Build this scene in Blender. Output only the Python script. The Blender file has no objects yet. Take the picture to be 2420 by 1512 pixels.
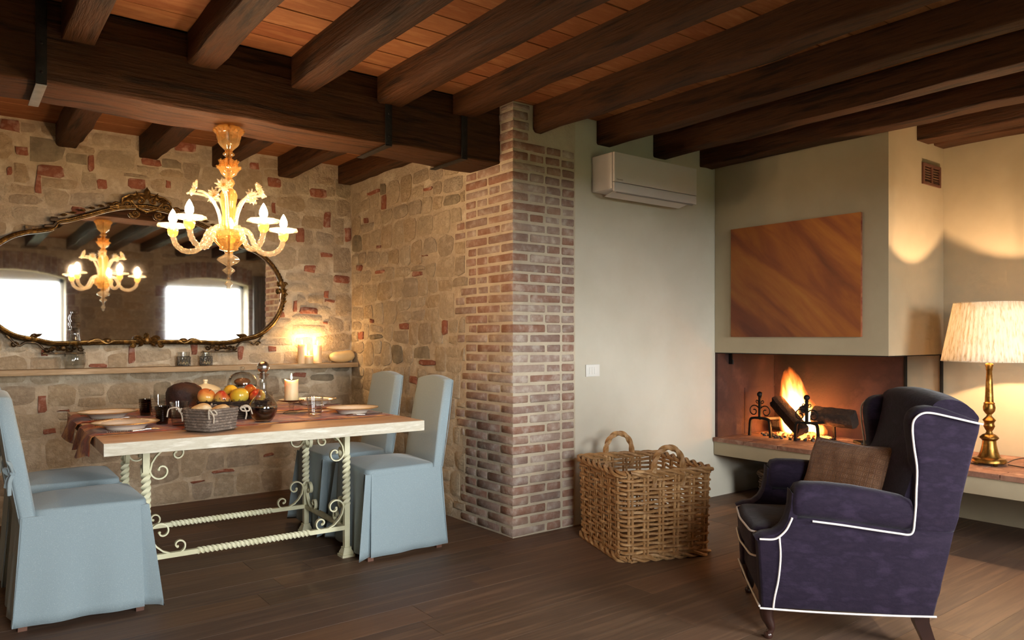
import bpy, bmesh, math, random
from mathutils import Vector, Matrix
from math import sin, cos, pi, radians, sqrt, atan2

SC = bpy.context.scene
COL = SC.collection
RND = random.Random(7)

# ------------------------------------------------------------------ camera
F_PX, H_CAM, YAW = 1752.0, 1.19, radians(37.4)
cam_d = bpy.data.cameras.new('camera')
cam_d.sensor_fit = 'HORIZONTAL'; cam_d.sensor_width = 36.0
cam_d.lens = F_PX / 2420.0 * 36.0
cam_d.shift_y = 40.0 / 2420.0
cam_d.clip_start = 0.05
cam = bpy.data.objects.new('camera', cam_d); COL.objects.link(cam)
cam.location = (0, 0, H_CAM); cam.rotation_euler = (pi / 2, 0, -YAW)
SC.camera = cam

# ------------------------------------------------------------------ world, view, daylight
SC.view_settings.view_transform = 'Standard'
SC.view_settings.look = 'None'
SC.view_settings.gamma = 1.0
SC.view_settings.use_curve_mapping = False
SC.view_settings.exposure = 2.0
W = bpy.data.worlds.new('world'); SC.world = W
W.use_nodes = True
bg = W.node_tree.nodes['Background']
bg.inputs[0].default_value = (1.0, 0.985, 0.965, 1)
bg.inputs[1].default_value = 10.5
WINDOWS = [(0.12, 1.36), (2.69, 3.92)]      # the two window openings in the wall facing the mirror
SC.cycles.transparent_max_bounces = 20
SC.cycles.max_bounces = 7; SC.cycles.diffuse_bounces = 3; SC.cycles.glossy_bounces = 4; SC.cycles.volume_bounces = 0
SC.cycles.adaptive_threshold = 0.07; SC.cycles.adaptive_min_samples = 16; SC.cycles.sample_clamp_indirect = 4.0; SC.cycles.caustics_reflective = False
WIN_Y, WIN_Z0, WIN_Z1, WIN_RISE = -1.0, 0.62, 2.02, 0.10
for (a, b) in WINDOWS:
    ld = bpy.data.lights.new('window_daylight', 'AREA')
    ld.shape = 'RECTANGLE'; ld.size = b - a; ld.size_y = WIN_Z1 + WIN_RISE - WIN_Z0
    ld.cycles.is_portal = True
    lo = bpy.data.objects.new('window_daylight', ld); COL.objects.link(lo)
    lo.location = ((a + b) / 2, WIN_Y - 0.37, (WIN_Z0 + WIN_Z1 + WIN_RISE) / 2)
    lo.rotation_euler = (pi / 2, 0, 0)      # faces +Y, into the room

# ------------------------------------------------------------------ helpers: colour and materials
def lin(c):
    if isinstance(c, str):
        c = tuple(int(c[i:i + 2], 16) for i in (0, 2, 4))
    f = lambda u: u / 12.92 if u <= 0.04045 else ((u + 0.055) / 1.055) ** 2.4
    return tuple(f(x / 255.0) for x in c) + (1.0,)

MATS = {}
def pm(name, cols, scale=6.0, rough=0.6, rough2=None, bump=0.0, bscale=None, stretch=(1, 1, 1), metal=0.0,
       rand=0.0, palette=None, spec=0.5, detail=6.0, sheen=0.0, emit=None, alpha_dirt=None, coat=0.0, wave=None, bdist=0.01,
       lo=0.35, hi=0.65, sss=0.0):
    """procedural principled material. cols: list of 1-3 sRGB colours mixed by noise; palette: sRGB colours picked per object"""
    m = bpy.data.materials.new(name); m.use_nodes = True
    nt = m.node_tree; N = nt.nodes; L = nt.links
    b = N['Principled BSDF']
    tc = N.new('ShaderNodeTexCoord'); mp = N.new('ShaderNodeMapping'); mp.inputs['Scale'].default_value = stretch
    L.new(tc.outputs['Object'], mp.inputs['Vector'])
    oi = N.new('ShaderNodeObjectInfo')
    off = N.new('ShaderNodeVectorMath'); off.operation = 'MULTIPLY_ADD'
    cmb = N.new('ShaderNodeCombineXYZ')
    for k in range(3): L.new(oi.outputs['Random'], cmb.inputs[k])
    off.inputs[1].default_value = (37.0, 53.0, 71.0) if (palette or rand) else (0, 0, 0)
    L.new(cmb.outputs[0], off.inputs[0]); L.new(mp.outputs[0], off.inputs[2])
    vec = off.outputs[0]
    nz = N.new('ShaderNodeTexNoise'); nz.inputs['Scale'].default_value = scale; nz.inputs['Detail'].default_value = detail
    nz.inputs['Roughness'].default_value = 0.6
    L.new(vec, nz.inputs['Vector'])
    rp = N.new('ShaderNodeValToRGB'); els = rp.color_ramp.elements
    cl = [lin(c) for c in cols]
    if len(cl) == 1: cl = cl * 2
    els[0].position = lo; els[0].color = cl[0]; els[1].position = hi; els[1].color = cl[-1]
    if len(cl) == 3:
        e = els.new((lo + hi) / 2); e.color = cl[1]
    L.new(nz.outputs['Fac'], rp.inputs['Fac'])
    col = rp.outputs['Color']
    if palette:
        pr = N.new('ShaderNodeValToRGB'); pr.color_ramp.interpolation = 'CONSTANT'
        pe = pr.color_ramp.elements; n = len(palette)
        pe[0].position = 0; pe[0].color = lin(palette[0]); pe[1].position = 1.0 / n; pe[1].color = lin(palette[1])
        for i in range(2, n):
            e = pe.new(i / n); e.color = lin(palette[i])
        L.new(oi.outputs['Random'], pr.inputs['Fac'])
        mx = N.new('ShaderNodeMix'); mx.data_type = 'RGBA'; mx.blend_type = 'MIX'; mx.inputs['Factor'].default_value = 0.5
        L.new(col, mx.inputs['A']); L.new(pr.outputs['Color'], mx.inputs['B'])
        col = mx.outputs['Result']
    if rand:
        hs = N.new('ShaderNodeHueSaturation')
        mr = N.new('ShaderNodeMapRange'); mr.inputs['To Min'].default_value = 1 - rand; mr.inputs['To Max'].default_value = 1 + rand
        L.new(oi.outputs['Random'], mr.inputs['Value']); L.new(mr.outputs[0], hs.inputs['Value'])
        L.new(col, hs.inputs['Color']); col = hs.outputs['Color']
    if wave:
        wv = N.new('ShaderNodeTexWave'); wv.inputs['Scale'].default_value = wave[0]; wv.inputs['Distortion'].default_value = wave[1]
        wv.bands_direction = wave[2]
        L.new(vec, wv.inputs['Vector'])
        mx = N.new('ShaderNodeMix'); mx.data_type = 'RGBA'; mx.blend_type = 'MULTIPLY'; mx.inputs['Factor'].default_value = wave[3]
        L.new(col, mx.inputs['A']); L.new(wv.outputs['Color'], mx.inputs['B']); col = mx.outputs['Result']
    L.new(col, b.inputs['Base Color'])
    if rough2 is not None:
        mr = N.new('ShaderNodeMapRange'); mr.inputs['To Min'].default_value = rough; mr.inputs['To Max'].default_value = rough2
        L.new(nz.outputs['Fac'], mr.inputs['Value']); L.new(mr.outputs[0], b.inputs['Roughness'])
    else:
        b.inputs['Roughness'].default_value = rough
    b.inputs['Metallic'].default_value = metal
    b.inputs['Specular IOR Level'].default_value = spec
    if sheen:
        b.inputs['Sheen Weight'].default_value = sheen; b.inputs['Sheen Roughness'].default_value = 0.4
    if coat: b.inputs['Coat Weight'].default_value = coat; b.inputs['Coat Roughness'].default_value = 0.15
    if sss:
        b.inputs['Subsurface Weight'].default_value = sss; b.inputs['Subsurface Radius'].default_value = (0.03, 0.015, 0.008); b.inputs['Subsurface Scale'].default_value = 1.0
    if emit:
        b.inputs['Emission Color'].default_value = lin(emit[0]); b.inputs['Emission Strength'].default_value = emit[1]
    if bump:
        bn = N.new('ShaderNodeTexNoise'); bn.inputs['Scale'].default_value = bscale or scale * 4; bn.inputs['Detail'].default_value = 8
        bn.inputs['Roughness'].default_value = 0.65
        L.new(vec, bn.inputs['Vector'])
        bp = N.new('ShaderNodeBump'); bp.inputs['Strength'].default_value = bump; bp.inputs['Distance'].default_value = bdist
        L.new(bn.outputs['Fac'], bp.inputs['Height']); L.new(bp.outputs['Normal'], b.inputs['Normal'])
    MATS[name] = m
    return m

def emis(name, c, s, c2=None):
    m = bpy.data.materials.new(name); m.use_nodes = True
    nt = m.node_tree; N = nt.nodes
    for n in list(N):
        if n.type == 'BSDF_PRINCIPLED': N.remove(n)
    e = N.new('ShaderNodeEmission'); e.inputs[0].default_value = lin(c); e.inputs[1].default_value = s
    nt.links.new(e.outputs[0], N['Material Output'].inputs[0])
    MATS[name] = m
    return m

def thin_glass(name, tint, refl=0.6, rough=0.03, milk=0.0, milkcol=(1, 1, 1)):
    m = bpy.data.materials.new(name); m.use_nodes = True
    nt = m.node_tree; N = nt.nodes; L = nt.links
    for n in list(N):
        if n.type == 'BSDF_PRINCIPLED': N.remove(n)
    t = N.new('ShaderNodeBsdfTransparent'); t.inputs[0].default_value = tint + (1,)
    g = N.new('ShaderNodeBsdfGlossy'); g.inputs['Roughness'].default_value = rough
    lw = N.new('ShaderNodeLayerWeight'); lw.inputs['Blend'].default_value = 0.5
    pw = N.new('ShaderNodeMath'); pw.operation = 'POWER'; pw.inputs[1].default_value = 2.4; L.new(lw.outputs['Facing'], pw.inputs[0])
    mu = N.new('ShaderNodeMath'); mu.operation = 'MULTIPLY_ADD'; mu.inputs[1].default_value = refl; mu.inputs[2].default_value = 0.04
    mu.use_clamp = True
    L.new(pw.outputs[0], mu.inputs[0])
    mx = N.new('ShaderNodeMixShader'); L.new(mu.outputs[0], mx.inputs[0]); L.new(t.outputs[0], mx.inputs[1]); L.new(g.outputs[0], mx.inputs[2])
    out = mx.outputs[0]
    if milk:
        d = N.new('ShaderNodeBsdfDiffuse'); d.inputs[0].default_value = milkcol + (1,)
        tr = N.new('ShaderNodeBsdfTranslucent'); tr.inputs[0].default_value = milkcol + (1,)
        ad = N.new('ShaderNodeMixShader'); ad.inputs[0].default_value = 0.5; L.new(d.outputs[0], ad.inputs[1]); L.new(tr.outputs[0], ad.inputs[2])
        m2 = N.new('ShaderNodeMixShader'); m2.inputs[0].default_value = milk; L.new(out, m2.inputs[1]); L.new(ad.outputs[0], m2.inputs[2])
        out = m2.outputs[0]
    L.new(out, N['Material Output'].inputs[0])
    MATS[name] = m
    return m

# ------------------------------------------------------------------ helpers: meshes
class MB:
    """collects faces, then links them as ONE mesh object"""
    def __init__(s): s.v = []; s.f = []
    def add(s, vs, fs, M=None):
        o = len(s.v)
        s.v += [tuple(M @ Vector(p)) if M else tuple(p) for p in vs]
        s.f += [tuple(i + o for i in f) for f in fs]
        return s
    def box(s, x0, x1, y0, y1, z0, z1, M=None, ch=0.0):
        if ch <= 0:
            v = [(x, y, z) for z in (z0, z1) for y in (y0, y1) for x in (x0, x1)]
            return s.add(v, [(0, 2, 3, 1), (4, 5, 7, 6), (0, 1, 5, 4), (2, 6, 7, 3), (0, 4, 6, 2), (1, 3, 7, 5)], M)
        bm = bmesh.new(); bmesh.ops.create_cube(bm, size=1)
        for p in bm.verts: p.co = ((x0 + x1) / 2 + p.co.x * (x1 - x0), (y0 + y1) / 2 + p.co.y * (y1 - y0), (z0 + z1) / 2 + p.co.z * (z1 - z0))
        bmesh.ops.bevel(bm, geom=bm.edges[:], offset=ch, segments=2, profile=0.6, affect='EDGES')
        return s.addbm(bm, M)
    def addbm(s, bm, M=None):
        bm.verts.index_update()
        s.add([v.co.copy() for v in bm.verts], [[v.index for v in f.verts] for f in bm.faces], M); bm.free()
        return s
    def lathe(s, prof, n=20, M=None, flute=None, a0=0.0, a1=2 * pi, cap=True):
        full = abs(a1 - a0 - 2 * pi) < 1e-6
        cnt = n if full else n + 1
        vs = []
        for (r, z) in prof:
            for i in range(cnt):
                a = a0 + (a1 - a0) * i / n
                rr = r * (1 + (flute[1] * cos(flute[0] * a) if flute else 0))
                vs.append((rr * cos(a), rr * sin(a), z))
        fs = []
        for j in range(len(prof) - 1):
            for i in range(n):
                k = (i + 1) % cnt if full else i + 1
                fs.append((j * cnt + i, j * cnt + k, (j + 1) * cnt + k, (j + 1) * cnt + i))
        if cap and full:
            if prof[0][0] > 1e-4: fs.append(tuple(reversed(range(cnt))))
            if prof[-1][0] > 1e-4: fs.append(tuple(range((len(prof) - 1) * cnt, len(prof) * cnt)))
        return s.add(vs, fs, M)
    def tube(s, pts, r, n=8, closed=False, M=None, sect=None, twist=0.0, up=(0, 0, 1)):
        pts = [Vector(p) for p in pts]; m = len(pts)
        rr = r if isinstance(r, (list, tuple)) else [r] * m
        vs = []; prev = None
        for i, p in enumerate(pts):
            if closed: t = pts[(i + 1) % m] - pts[i - 1]
            else: t = pts[min(i + 1, m - 1)] - pts[max(i - 1, 0)]
            if t.length < 1e-9: t = Vector((0, 0, 1))
            t.normalize()
            if prev is None:
                u = Vector(up)
                if abs(u.dot(t)) > 0.95: u = Vector((1, 0, 0)) if abs(t.x) < 0.9 else Vector((0, 1, 0))
                e1 = (u - t * u.dot(t)).normalized()
            else:
                e1 = (prev - t * prev.dot(t))
                e1 = e1.normalized() if e1.length > 1e-6 else Vector((1, 0, 0))
            prev = e1; e2 = t.cross(e1)
            tw = twist * i / max(1, m - 1)
            if sect:
                for (a, b) in sect:
                    a2, b2 = a * cos(tw) - b * sin(tw), a * sin(tw) + b * cos(tw)
                    vs.append(p + e1 * a2 * rr[i] + e2 * b2 * rr[i])
            else:
                for k in range(n):
                    a = 2 * pi * k / n + tw
                    vs.append(p + (e1 * cos(a) + e2 * sin(a)) * rr[i])
        if sect: n = len(sect)
        fs = []
        for i in range(m if closed else m - 1):
            j = (i + 1) % m
            for k in range(n):
                l = (k + 1) % n
                fs.append((i * n + k, i * n + l, j * n + l, j * n + k))
        if not closed:
            fs.append(tuple(reversed(range(n)))); fs.append(tuple(range((m - 1) * n, m * n)))
        return s.add(vs, fs, M)
    def sphere(s, c, r, n=12, m=8, M=None):
        if not isinstance(r, (tuple, list)): r = (r, r, r)
        vs = [(c[0], c[1], c[2] - r[2])]
        for j in range(1, m):
            t = -pi / 2 + pi * j / m
            for i in range(n):
                a = 2 * pi * i / n
                vs.append((c[0] + r[0] * cos(t) * cos(a), c[1] + r[1] * cos(t) * sin(a), c[2] + r[2] * sin(t)))
        vs.append((c[0], c[1], c[2] + r[2])); T = len(vs) - 1
        fs = [(0, 1 + (i + 1) % n, 1 + i) for i in range(n)]
        for j in range(m - 2):
            for i in range(n):
                a = 1 + j * n; k = (i + 1) % n
                fs.append((a + i, a + k, a + n + k, a + n + i))
        a = 1 + (m - 2) * n
        fs += [(a + i, a + (i + 1) % n, T) for i in range(n)]
        return s.add(vs, fs, M)
    def prism(s, poly, depth, M=None, inset=0.0, rise=0.0):
        """polygon in local xy extruded to z=depth; optional chamfer ring of width inset and extra rise"""
        n = len(poly); vs = [(p[0], p[1], 0) for p in poly] + [(p[0], p[1], depth) for p in poly]
        fs = [tuple(reversed(range(n)))] + [(i, (i + 1) % n, n + (i + 1) % n, n + i) for i in range(n)]
        if inset:
            cx = sum(p[0] for p in poly) / n; cy = sum(p[1] for p in poly) / n
            for p in poly:
                dx, dy = cx - p[0], cy - p[1]; l = sqrt(dx * dx + dy * dy) or 1
                k = min(inset, l * 0.6) / l
                vs.append((p[0] + dx * k, p[1] + dy * k, depth + rise))
            fs += [(n + i, n + (i + 1) % n, 2 * n + (i + 1) % n, 2 * n + i) for i in range(n)]
            fs.append(tuple(range(2 * n, 3 * n)))
        else: fs.append(tuple(range(n, 2 * n)))
        return s.add(vs, fs, M)
    def grid(s, fn, nu, nv, closeu=False):
        """fn(i/nu, j/nv) -> point"""
        cu = nu if closeu else nu + 1
        vs = [fn(i / nu, j / nv) for j in range(nv + 1) for i in range(cu)]
        fs = [(j * cu + i, j * cu + (i + 1) % cu, (j + 1) * cu + (i + 1) % cu, (j + 1) * cu + i) for j in range(nv) for i in range(nu)]
        return s.add(vs, fs)
    def mesh(s, name, smooth=True, angle=40, weld=False):
        me = bpy.data.meshes.new(name); me.from_pydata(s.v, [], s.f); me.update()
        bm = bmesh.new(); bm.from_mesh(me)
        if weld: bmesh.ops.remove_doubles(bm, verts=bm.verts[:], dist=weld if weld is not True else 1e-5)
        bmesh.ops.recalc_face_normals(bm, faces=bm.faces[:])
        bm.to_mesh(me); bm.free()
        if smooth:
            me.shade_smooth(); me.set_sharp_from_angle(angle=radians(angle))
        return me
    def build(s, name, mat, parent=None, smooth=True, angle=40, weld=False):
        me = s.mesh(name, smooth, angle, weld)
        me.materials.append(MATS[mat] if isinstance(mat, str) else mat)
        return link(name, me, parent)

def link(name, me, parent=None):
    o = bpy.data.objects.new(name, me); COL.objects.link(o)
    if parent: o.parent = parent
    return o
def tag(o, label=None, cat=None, group=None, kind=None):
    if label: o['label'] = label
    if cat: o['category'] = cat
    if group: o['group'] = group
    if kind: o['kind'] = kind
    return o
def thing(name, label, cat, loc=(0, 0, 0), rz=0.0, group=None, kind=None):
    o = bpy.data.objects.new(name, None); COL.objects.link(o)
    o.empty_display_size = 0.1; o.location = loc; o.rotation_euler = (0, 0, rz)
    return tag(o, label, cat, group, kind)
def struct(o): o['kind'] = 'structure'; return o
def copy_tree(o, parent=None):
    c = o.copy(); COL.objects.link(c); c.parent = parent
    for ch in list(o.children): copy_tree(ch, c)
    return c
def T(x=0, y=0, z=0): return Matrix.Translation((x, y, z))
def RX(a): return Matrix.Rotation(a, 4, 'X')
def RY(a): return Matrix.Rotation(a, 4, 'Y')
def RZ(a): return Matrix.Rotation(a, 4, 'Z')
def S3(x, y=None, z=None):
    if y is None: y = z = x
    return Matrix.Diagonal((x, y, z, 1))
def pcurve(pts, n=8, closed=False):
    """Catmull-Rom through points"""
    P = [Vector(p) for p in pts]; out = []; m = len(P)
    for i in range(m if closed else m - 1):
        a, b, c, d = (P[(i - 1) % m] if closed or i > 0 else P[0] * 2 - P[1]), P[i], P[(i + 1) % m], (P[(i + 2) % m] if closed or i + 2 < m else P[-1] * 2 - P[-2])
        for k in range(n):
            t = k / n
            out.append(0.5 * ((2 * b) + (c - a) * t + (2 * a - 5 * b + 4 * c - d) * t * t + (3 * b - a - 3 * c + d) * t ** 3))
    if not closed: out.append(P[-1])
    return out
def spiral(cx, cy, r0, r1, a0, a1, n=24):
    """planar spiral from radius r0 at angle a0 to r1 at a1"""
    return [(cx + (r0 + (r1 - r0) * t / n) * cos(a0 + (a1 - a0) * t / n), cy + (r0 + (r1 - r0) * t / n) * sin(a0 + (a1 - a0) * t / n)) for t in range(n + 1)]

# ------------------------------------------------------------------ materials of the setting
pm('mortar', ['CFC0A8', 'BCAA92', 'DACEB8'], scale=7, rough=0.95, bump=1.0, bscale=45, bdist=0.012, spec=0.1)
pm('stone', ['CAB9A0', 'A89680', 'D8CAB4'], scale=14, rough=0.95, bump=1.0, bscale=52, bdist=0.02, spec=0.1,
   palette=['CAB89C', 'C4AC8C', 'B8AA98', 'D2C0A4', 'C2B298', 'B09E88', 'CEC0A8', 'C0A886'])
pm('dark_stone', ['A89A84', '857A68'], scale=14, rough=0.95, bump=1.0, bscale=40, bdist=0.015, spec=0.1, rand=0.15)
pm('brick_chip', ['A26F5A', '8E5846', 'B89080'], scale=16, rough=0.95, bump=0.8, bscale=60, spec=0.1, rand=0.2)
pm('brick', ['8E6A5A', 'A68A7C', 'D4C8BC'], lo=.34, hi=.66, scale=16, rough=0.95, bump=0.6, bscale=70, spec=0.1,
   palette=['A07A6A', '926C5C', '8E7A72', 'AA9080', 'B6A89C', '908078', '966A56', 'AC9E94'])
pm('brick_mortar', ['CDC0AA', 'BEB09A'], scale=8, rough=0.95, bump=0.6, bscale=60, spec=0.1)
pm('plaster', ['CFC9BA', 'C4BDAC'], scale=1.6, rough=0.9, bump=0.12, bscale=14, spec=0.15)
pm('hood_plaster', ['B8AA90', 'AC9E84'], scale=1.5, rough=0.85, bump=0.1, bscale=18, spec=0.2)
pm('plank', ['6C5342', '523F33', '826650'], scale=3.0, stretch=(0.35, 7, 3), rough=0.48, rough2=0.62, bump=0.2, bscale=14, bdist=0.003,
   palette=['6A5140', '5E4938', '745844', '665044', '7A5A42', '584437'], spec=0.35)
pm('oak_dark', ['2A1A10', '3E2818', '1C120B'], scale=5, stretch=(1, 1, 1), rough=0.42, rough2=0.62, bump=0.6, bscale=9, bdist=0.01, spec=0.5)
def beam_mat(name, stretch):
    return pm(name, ['3A2212', '4C2E18', '24140A'], scale=3.2, stretch=stretch, rough=0.5, rough2=0.72, bump=0.9, bscale=6, bdist=0.014, spec=0.2, rand=0.12)
beam_mat('joist_wood', (9, 0.7, 9)); beam_mat('girder_wood', (0.7, 9, 9))
pm('ceiling_board', ['96643F', '805030', 'A87850'], scale=4, stretch=(1, 5, 3), rough=0.8, bump=0.3, bscale=12, spec=0.2,
   palette=['9C6642', '8C5838', 'A4704A', '84492C', '9E6C48', '945C3C'])
pm('black_iron', ['1A1715', '26211D'], scale=20, rough=0.55, metal=0.6, bump=0.3, bscale=60)
pm('zinc', ['9A9A98', 'B0B0AE'], scale=20, rough=0.4, metal=0.8)
pm('window_white', ['E4E2DC', 'D8D6D0'], scale=3, rough=0.5)
thin_glass('window_glass', (0.95, 0.97, 0.97), 0.5)
pm('dark_void', ['2A2018'], rough=0.9)

# ------------------------------------------------------------------ the room's measures (metres, camera at the origin)
XL, XR, YF = -1.7, 5.322, -1.0              # side walls, wall behind the camera
XP, YP = 2.664, 3.476                       # corner of the brick pillar
YM = 5.664                                  # wall with the mirror
ZC, ZJ = 2.585, 2.435                       # ceiling boards, underside of the joists
YB0, YB1, ZB = 3.598, 3.93, 2.235           # the big girder
XH, YH, ZH = 4.562, 2.193, 1.074            # fireplace hood
XE, ZE = 4.532, 0.444                       # hearth bench front edge and top

# ------------------------------------------------------------------ floor of planks
bed = MB(); bed.box(XL, XR, YF, YM + 0.02, -0.06, -0.012)
floor = struct(bed.build('floor', 'dark_void', smooth=False))
PW = 0.185
y = YF; row = 0
plank_me = {}
while y < YM:
    w = min(PW, YM - y)
    x = XL - RND.uniform(0.1, 1.2)
    while x < XR:
        ln = RND.choice([1.3, 1.6, 1.9, 2.2])
        a, b = max(x, XL), min(x + ln, XR)
        if b - a > 0.05 and not (y > YP + 0.1 and a > XP + 0.1):
            key = (round(b - a, 2), round(w, 3))
            if key not in plank_me:
                q = MB(); hw = key[0] / 2 - 0.0006; hh = key[1] / 2 - 0.0006
                q.prism([(-hw, -hh), (hw, -hh), (hw, hh), (-hw, hh)], 0.0108, inset=0.0014, rise=0.0008)
                me = q.mesh('plank', smooth=False); me.materials.append(MATS['plank']); plank_me[key] = me
            o = link('plank', plank_me[key], floor); o.location = ((a + b) / 2, y + w / 2, -0.0116 + RND.uniform(-0.0004, 0))
        x += ln
    y += PW; row += 1

# ------------------------------------------------------------------ ceiling of boards on joists
top = MB(); top.box(XL, XR, YF, YM, ZC + 0.02, ZC + 0.10)
ceiling = struct(top.build('ceiling', 'dark_void', smooth=False))
JX_NEAR = [(-0.62, -0.49), (-0.1, 0.03), (0.385, 0.505), (0.875, 1.010), (1.361, 1.493), (1.845, 1.985), (2.322, 2.45), (2.806, 2.945), (3.339, 3.462), (3.883, 4.005), (4.390, 4.527), (4.935, 5.102)]
JX_FAR = [(0.07, 0.20), (0.57, 0.70), (1.073, 1.198), (1.556, 1.68), (2.045, 2.163), (2.538, 2.655)]
board_me = {}
def board(x0, x1, y0, y1):
    key = (round(x1 - x0, 2), round(y1 - y0, 2))
    if key not in board_me:
        q = MB(); hw = key[0] / 2; hh = key[1] / 2 - 0.0025
        q.prism([(-hw, -hh), (hw, -hh), (hw, hh), (-hw, hh)], 0.016, M=RX(pi), inset=0.003, rise=0.003)
        me = q.mesh('ceiling_board', smooth=False); me.materials.append(MATS['ceiling_board']); board_me[key] = me
    o = link('board', board_me[key], ceiling)
    o.location = ((x0 + x1) / 2, (y0 + y1) / 2, ZC + 0.019 + RND.uniform(-0.002, 0.0)); o.rotation_euler = (RND.uniform(-.008, .008), 0, RND.uniform(-.006, .006))
for i in range(len(JX_NEAR) - 1):
    a, b = JX_NEAR[i][1] - 0.03, JX_NEAR[i + 1][0] + 0.03
    if b < 0: continue
    yend = YB0 if b < XP + 0.2 else YP
    yst = 0.9 if i < 8 else (2.1 if i < 9 else 2.6)
    y = yend
    while y > yst:
        w = RND.uniform(0.155, 0.185); board(a, b, y - w, y); y -= w
    cover = MB(); cover.box(a, b, YF, y, ZC, ZC + 0.019); cover.build('board', 'ceiling_board', ceiling, smooth=False)
cover = MB(); cover.box(JX_NEAR[-1][1] - 0.03, XR, YF, YH, ZC, ZC + 0.019); cover.build('board', 'ceiling_board', ceiling, smooth=False)
cover = MB(); cover.box(XL, JX_NEAR[1][1], YF, YM, ZC, ZC + 0.019); cover.build('board', 'ceiling_board', ceiling, smooth=False)
for i in range(len(JX_FAR) - 1):
    a, b = JX_FAR[i][1] - 0.03, JX_FAR[i + 1][0] + 0.03
    y = YM
    while y > YB1 - 0.05:
        w = RND.uniform(0.16, 0.24); board(a, b, max(y - w, YB1 - 0.1), y); y -= w

def beam(name, mat, axis, a0, a1, u0, u1, z0, z1, wob=0.006, seg=26, seed=0, ch=0.014, parent=None):
    """hewn timber from a0 to a1 along axis; u = across"""
    r = random.Random(seed); prof = []
    n = 12
    vs = []; ph = [r.uniform(0, 6) for _ in range(6)]
    for i in range(seg + 1):
        t = i / seg; a = a0 + (a1 - a0) * t
        j = lambda k: wob * (0.6 * sin(ph[k] + t * (7 + 3 * k)) + 0.6 * sin(2 * ph[k] + t * (23 + 5 * k)) + r.uniform(-.5, .5))
        l, rr, lo = u0 + j(0), u1 + j(1), z0 + j(2)
        c1 = ch * (1 + 0.6 * sin(ph[3] + 9 * t) + r.uniform(-.5, .5)); c2 = ch * (1 + 0.6 * sin(ph[4] + 11 * t) + r.uniform(-.5, .5))
        sec = [(l, z1), (l, (z1 + lo) / 2 + j(5)), (l, lo + c1), (l + c1 * .4, lo + c1 * .35), (l + c1, lo), ((l + rr) / 2, lo + j(5) * .5),
               (rr - c2, lo), (rr - c2 * .4, lo + c2 * .35), (rr, lo + c2), (rr, (z1 + lo) / 2 + j(4)), (rr, z1)]
        for (u, z) in sec: vs.append((u, a, z) if axis == 'Y' else (a, u, z))
    m = len(sec)
    fs = [(i * m + k, i * m + (k + 1) % m, (i + 1) * m + (k + 1) % m, (i + 1) * m + k) for i in range(seg) for k in range(m)]
    fs += [tuple(range(m)), tuple(range(seg * m, (seg + 1) * m))]
    q = MB(); q.add(vs, fs)
    return q.build(name, mat, parent, angle=32)

WHERE = {2: 'dark hewn ceiling joist beside the iron strap with the zinc end', 3: 'pale-bottomed ceiling joist meeting the girder before the chandelier',
         4: 'ceiling joist with chipped edges meeting the girder beyond the chandelier', 5: 'ceiling joist landing on the girder next to its black iron strap',
         6: 'ceiling joist landing on the girder end against the brick pillar', 7: 'rounded ceiling joist bedded into the top of the brick pillar',
         8: 'ceiling joist ending above the corner of the air conditioner', 9: 'ceiling joist ending above the middle of the air conditioner',
         10: 'ceiling joist ending where plaster wall meets fireplace hood', 11: 'short ceiling joist running into the hood above the vent grille'}
for i, (a, b) in enumerate(JX_NEAR):
    if i < 2: continue                              # out of the picture
    yend = YB0 - 0.002 if b < XP - .05 else (YP - 0.002 if i < 11 else YH - 0.002)
    if i == 7: yend = YP - 0.004
    z0 = {3: 2.438, 5: 2.452, 6: 2.47, 11: 2.447}.get(i, ZJ - 0.005)
    o = beam('ceiling_joist', 'joist_wood', 'Y', YF, yend, a, b, z0, ZC - 0.001, seed=i, wob=0.005 if i != 7 else 0.008, ch=0.007 if i != 7 else 0.03)
    tag(o, WHERE[i], 'beam', 'joists of the near ceiling')
FW = ['', 'ceiling joist over the stone wall above the brick chips and mirror notch',
      'ceiling joist over the stone wall above the mirror crest', 'ceiling joist directly behind the chandelier stem',
      'ceiling joist over the stone wall between the chandelier and the corner joist', 'ceiling joist lying along the corner of the two stone walls']
for i, (a, b) in enumerate(JX_FAR):
    if i == 0: continue
    o = beam('ceiling_joist', 'joist_wood', 'Y', YB1 + 0.002, YM - 0.002, a, b, ZJ, ZC - 0.001, seed=40 + i, wob=0.004, ch=0.010, seg=14)
    tag(o, FW[i], 'beam', 'joists of the far ceiling')
edge = beam('ceiling_joist', 'joist_wood', 'Y', YF, YH - 0.002, 5.17, XR - 0.004, 2.45, 2.54, seed=77, wob=0.003, ch=0.006)
tag(edge, 'thin dark ceiling rail along the top of the lamp wall', 'beam', 'joists of the near ceiling')

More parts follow.
